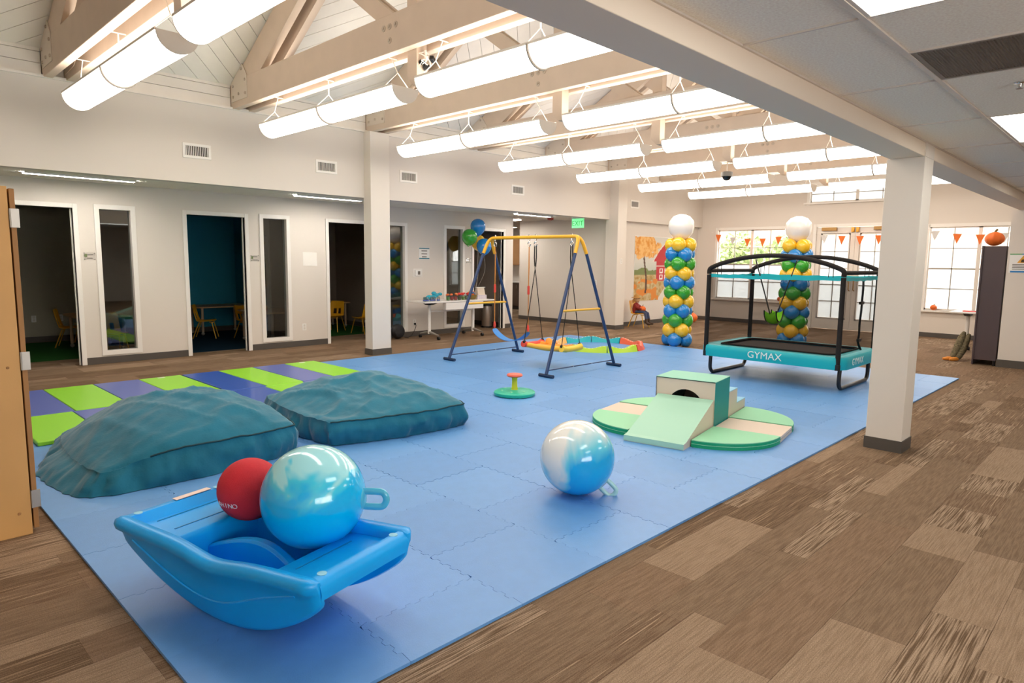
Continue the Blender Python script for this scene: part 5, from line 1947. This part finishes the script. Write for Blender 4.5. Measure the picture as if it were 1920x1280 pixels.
pumpkin_into(t, (0, 0, .13), .16)
t = thing('small_pumpkin', 'small orange pumpkin on the right window sill', 'pumpkin', (-3.62, YE - .03, .602))
pumpkin_into(t, (0, 0, .055), .07)
t = thing('small_pumpkin', 'small orange pumpkin on the sill of the window behind the trampoline', 'pumpkin', (-7.02, YE - .03, .622))
pumpkin_into(t, (0, 0, .055), .07)
# ================================================================ GREY DIVIDER CABINET, FAR TABLE
gc = thing('grey_cabinet', 'tall dark grey cabinet beside the wall stub, pumpkin on top', 'cabinet', (-1.99, 13.02, .003))
GCM = M('cabinet_grey', '#54474a', .45, spec=.4)
MB().box(-.15, -.28, .08, .165, .5, 1.875).build('body', GCM, gc, bevel=.003)
MB().box(-.15, -.30, .0, -.13, .5, 1.88).build('side_panel', GCM, gc)
for (a, b) in ((.14, -.26), (.14, .46), (-.11, .46)):
    MB().tube([(a, b, 0), (a, b, .09)], .02, 8).build('foot', BLACKM, gc)
t = thing('small_pumpkin', 'orange pumpkin on top of the tall dark grey cabinet', 'pumpkin', (-2.02, 12.92, 1.88))
pumpkin_into(t, (0, 0, .115), .135)
ft = thing('flip_top_table', 'white flip-top table by the right window, half behind the grey cabinet', 'table', (-2.25, 14.5, .003))
MB().box(-.55, -.3, .715, .75, .3, .74).build('top', TOPW, ft, bevel=.004)
for sx in (-.3, .5):
    MB().tube([(sx, 0, .1), (sx, 0, .68)], .033, 12).build('leg', WHITEP, ft, smooth=True)
    MB().prism([(-.2, 0), (.2, 0), (.06, -.055), (-.06, -.055)][::-1], sx - .05, sx + .05, T=lambda y, z, x: (x, y, .714 + z)).build('top_bracket', BLACKP, ft)
    for sy in (-1, 1):
        MB().tube([(sx, 0, .13), (sx, sy * .12, .115), (sx, sy * .29, .06)], [.028, .022, .014], 10).build('foot', STEEL, ft, smooth=True)
        MB().tube([(sx - .02, sy * .29, .032), (sx + .02, sy * .29, .032)], .031, 12).build('caster', BLACKP, ft, smooth=True)
t = thing('red_folder', 'flat red folder lying on the far white table', 'folder', (-2.52, 14.42, .744))
MB().box(-.1, -.07, 0, .1, .07, .015).build('cover', M('folder_red', '#d2413a', .5), t, bevel=.002)
# slumped doll: camouflage trousers and orange shoes
sd = thing('slumped_doll', 'slumped doll with camouflage trousers and orange feet by the grey cabinet', 'doll', (-2.42, 13.0, .003), radians(0))
CAMO = M('camo_cloth', '#6b6149', .85, var=(38, .55))
MB().tube([(.05, .28, .45), (.04, .18, .36), (.02, .08, .22), (-.02, .02, .08), (-.03, -.02, .04)], [.03, .06, .065, .05, .035], 12).build('trouser_leg', CAMO, sd, smooth=True)
MB().tube([(.12, .28, .42), (.11, .18, .32), (.09, .08, .18), (.05, .02, .06), (.04, -.02, .035)], [.03, .05, .055, .045, .035], 12).build('trouser_leg', CAMO, sd, smooth=True)
OS = M('doll_shoe_orange', '#e8943c', .6)
MB().tube([(-.03, 0, .03), (-.09, -.06, .028), (-.15, -.10, .022)], [.03, .034, .018], 10).build('shoe', OS, sd, smooth=True)
MB().tube([(.04, -.01, .03), (.0, -.08, .028), (-.05, -.13, .022)], [.03, .034, .018], 10).build('shoe', OS, sd, smooth=True)
# caution sign
cs_ = thing('caution_sign', 'white caution sign with orange triangle on the right wall stub', 'sign', (-1.60, 12.70, 1.47))
MB().box(-.17, -.006, 0, .17, 0, .29).build('panel', WHITEP, cs_)
MB().box(-.17, -.0075, .275, -.02, -.006, .29).build('print_band', M('band_green', '#4fa05a', .6), cs_)
MB().box(-.02, -.0075, .275, .17, -.006, .29).build('print_band', M('band_blue', '#2f7fc0', .6), cs_)
MB().box(-.15, -.0075, .005, .17, -.006, .03).build('print_band', MATS['band_blue'], cs_)
MB().prism([(-.075, .15), (.075, .15), (0, .265)], -.0075, -.006, T=lambda x, z, y: (x, y, z)).build('print_triangle', M('caution_orange', '#e3a13a', .6), cs_)
MB().prism([(-.03, .16), (.03, .16), (.012, .205), (-.02, .2)], -.0085, -.0075, T=lambda x, z, y: (x, y, z)).build('print_figure', M('caution_ink', '#4a3a20', .6), cs_)
ln = MB()
for k in range(4):
    ln.box(-.13, -.0075, .05 + k * .024, .11 - .02 * (k % 2), -.006, .06 + k * .024)
ln.build('print_lines', MATS['print_ink'], cs_)

# ================================================================ BUNTING
FLO, FLW = M('flag_orange', '#ef7a35', .7), M('flag_white', '#d9d6d4', .7)
def bunting(label, x0, x1, z0, sag, n, cols):
    t = thing('bunting', label, 'bunting', ((x0 + x1) / 2, YE - .10, z0))
    hw_ = (x1 - x0) / 2
    zz = lambda x: -sag * (1 - (x / hw_) ** 2)
    MB().tube([(-hw_ - .02, .1, .02)] + [(-hw_ + 2 * hw_ * k / 24, 0, zz(-hw_ + 2 * hw_ * k / 24)) for k in range(25)] + [(hw_ + .02, .1, .02)], .003, 5).build('cord', STRG, t)
    for k in range(n):
        x_ = -hw_ + 2 * hw_ * (k + .5) / n
        w = .085
        MB().prism([(x_ - w, zz(x_)), (x_, zz(x_) - .21), (x_ + w, zz(x_))], -.002, .002, T=lambda x, z, y: (x, y, z)).build('flag', FLO if cols[k % len(cols)] == 'o' else FLW, t)
    return t
bunting('orange and white pennant bunting across the left end window', -8.95, -6.5, 2.38, .18, 6, 'owoo')
bunting('orange and white pennant bunting across the double doors', -6.2, -4.2, 2.28, .05, 5, 'wooow')
bunting('orange and white pennant bunting across the right end window', -3.9, -1.85, 2.36, .14, 5, 'woow')

# ================================================================ KITCHENETTE
kc = thing('wall_cabinet', 'wooden wall cabinet glimpsed past the corridor corner', 'cabinet', (-14.85, 15.98, 1.42))
KW = M('kitchen_wood', '#b08358', .5, var=(3, .08))
MB().box(-1.03, -.33, 0, 1.0, 0, .95).build('body', KW, kc)
for k in range(4):
    d = MB().box(-1.02 + k * .505, -.35, .01, -.52 + k * .505, -.332, .94).build('door', KW, kc, bevel=.003)
    MB().tube([(-.57 + k * .505, -.37, .05), (-.57 + k * .505, -.37, .18)], .006, 6).build('handle', CHROME, d)
kb = thing('base_cabinet', 'dark base cabinet with pale counter glimpsed past the corridor corner', 'cabinet', (-14.85, 15.98, 0))
KD = M('kitchen_dark_wood', '#5c4a3e', .5, var=(3, .08))
MB().box(-1.03, -.58, .1, 1.0, 0, .86).build('body', KD, kb)
MB().box(-1.03, -.52, 0, 1.0, 0, .1).build('plinth', BASEB, kb)
MB().box(-1.03, -.62, .86, 1.02, 0, .90).build('counter', WHITEP, kb, bevel=.004)
for k in range(4):
    d = MB().box(-1.02 + k * .505, -.60, .12, -.52 + k * .505, -.582, .84).build('door', KD, kb, bevel=.003)
    MB().tube([(-.57 + k * .505, -.62, .68), (-.57 + k * .505, -.62, .80)], .006, 6).build('handle', CHROME, d)
kl = thing('linear_light', 'bright ceiling light above the kitchenette past the corridor corner', 'light', (-14.9, 14.6, 2.575))
MB().box(-.6, -.15, .0, .6, .15, .02).build('frame', TRIM, kl)
MB().box(-.58, -.13, -.008, .58, .13, 0).build('lens', emission('kitchen_lens', '#fffaf0', 18.0), kl)

# ================================================================ OUTSIDE THE WINDOWS
out = struct(MB().box(-30, YE + .15, -.25, 20, 45, -.15).build('ground', M('patio_concrete', '#c9c5bd', .9, var=(2, .08))))
PAL = M('pale_stucco', '#e6ddd2', .9, spec=.1)
bo = thing('courtyard_building', 'pale building with square posts outside the end windows', 'building', (-5, 26, -.15))
MB().box(-9, 0, 0, 10, .3, 4.2).build('wall', PAL, bo)
MB().box(-9.3, -2.2, 3.2, 10.3, .3, 3.5).build('eave', PAL, bo)
for k in range(6):
    MB().box(-8 + k * 3.2, -2.1, 0, -7.7 + k * 3.2, -1.8, 3.2).build('post', M('post_white', '#f4f1ec', .7), bo)
LEAF = M('leaf_green', '#9db07c', .8, var=(3, .35))
BARK = M('bark_brown', '#5d4a3a', .9)
def tree(label, x_, y_, h_, r_, seed):
    t = thing('garden_tree', label, 'tree', (x_, y_, -.15), 0, 'trees outside')
    rr = random.Random(seed)
    MB().tube([(0, 0, 0), (.05, 0, h_ * .4), (-.03, .05, h_ * .8)], [.1, .07, .03], 8).build('trunk', BARK, t, smooth=True)
    lf = MB()
    for k in range(1300):
        a, b, q = rr.uniform(0, 2 * pi), rr.uniform(-1, 1), rr.random() ** .4
        c = Vector((cos(a) * sqrt(1 - b * b) * r_ * q, sin(a) * sqrt(1 - b * b) * r_ * q, h_ * .75 + b * r_ * q * .9))
        d1 = Vector((rr.uniform(-1, 1), rr.uniform(-1, 1), rr.uniform(-1, 1))).normalized() * .09
        d2 = d1.cross(Vector((rr.uniform(-1, 1), rr.uniform(-1, 1), rr.uniform(-1, 1)))).normalized() * .045
        lf.add([c - d1, c + d2, c + d1, c - d2], [(0, 1, 2, 3)])
    lf = lf.build('foliage', LEAF, t)
    lf['kind'] = 'stuff'
tree('leafy tree outside the left end window, left side', -9.9, 20.5, 2.6, .9, 3)
tree('leafy tree outside the left end window, right side', -8.0, 20.0, 2.6, .8, 8)
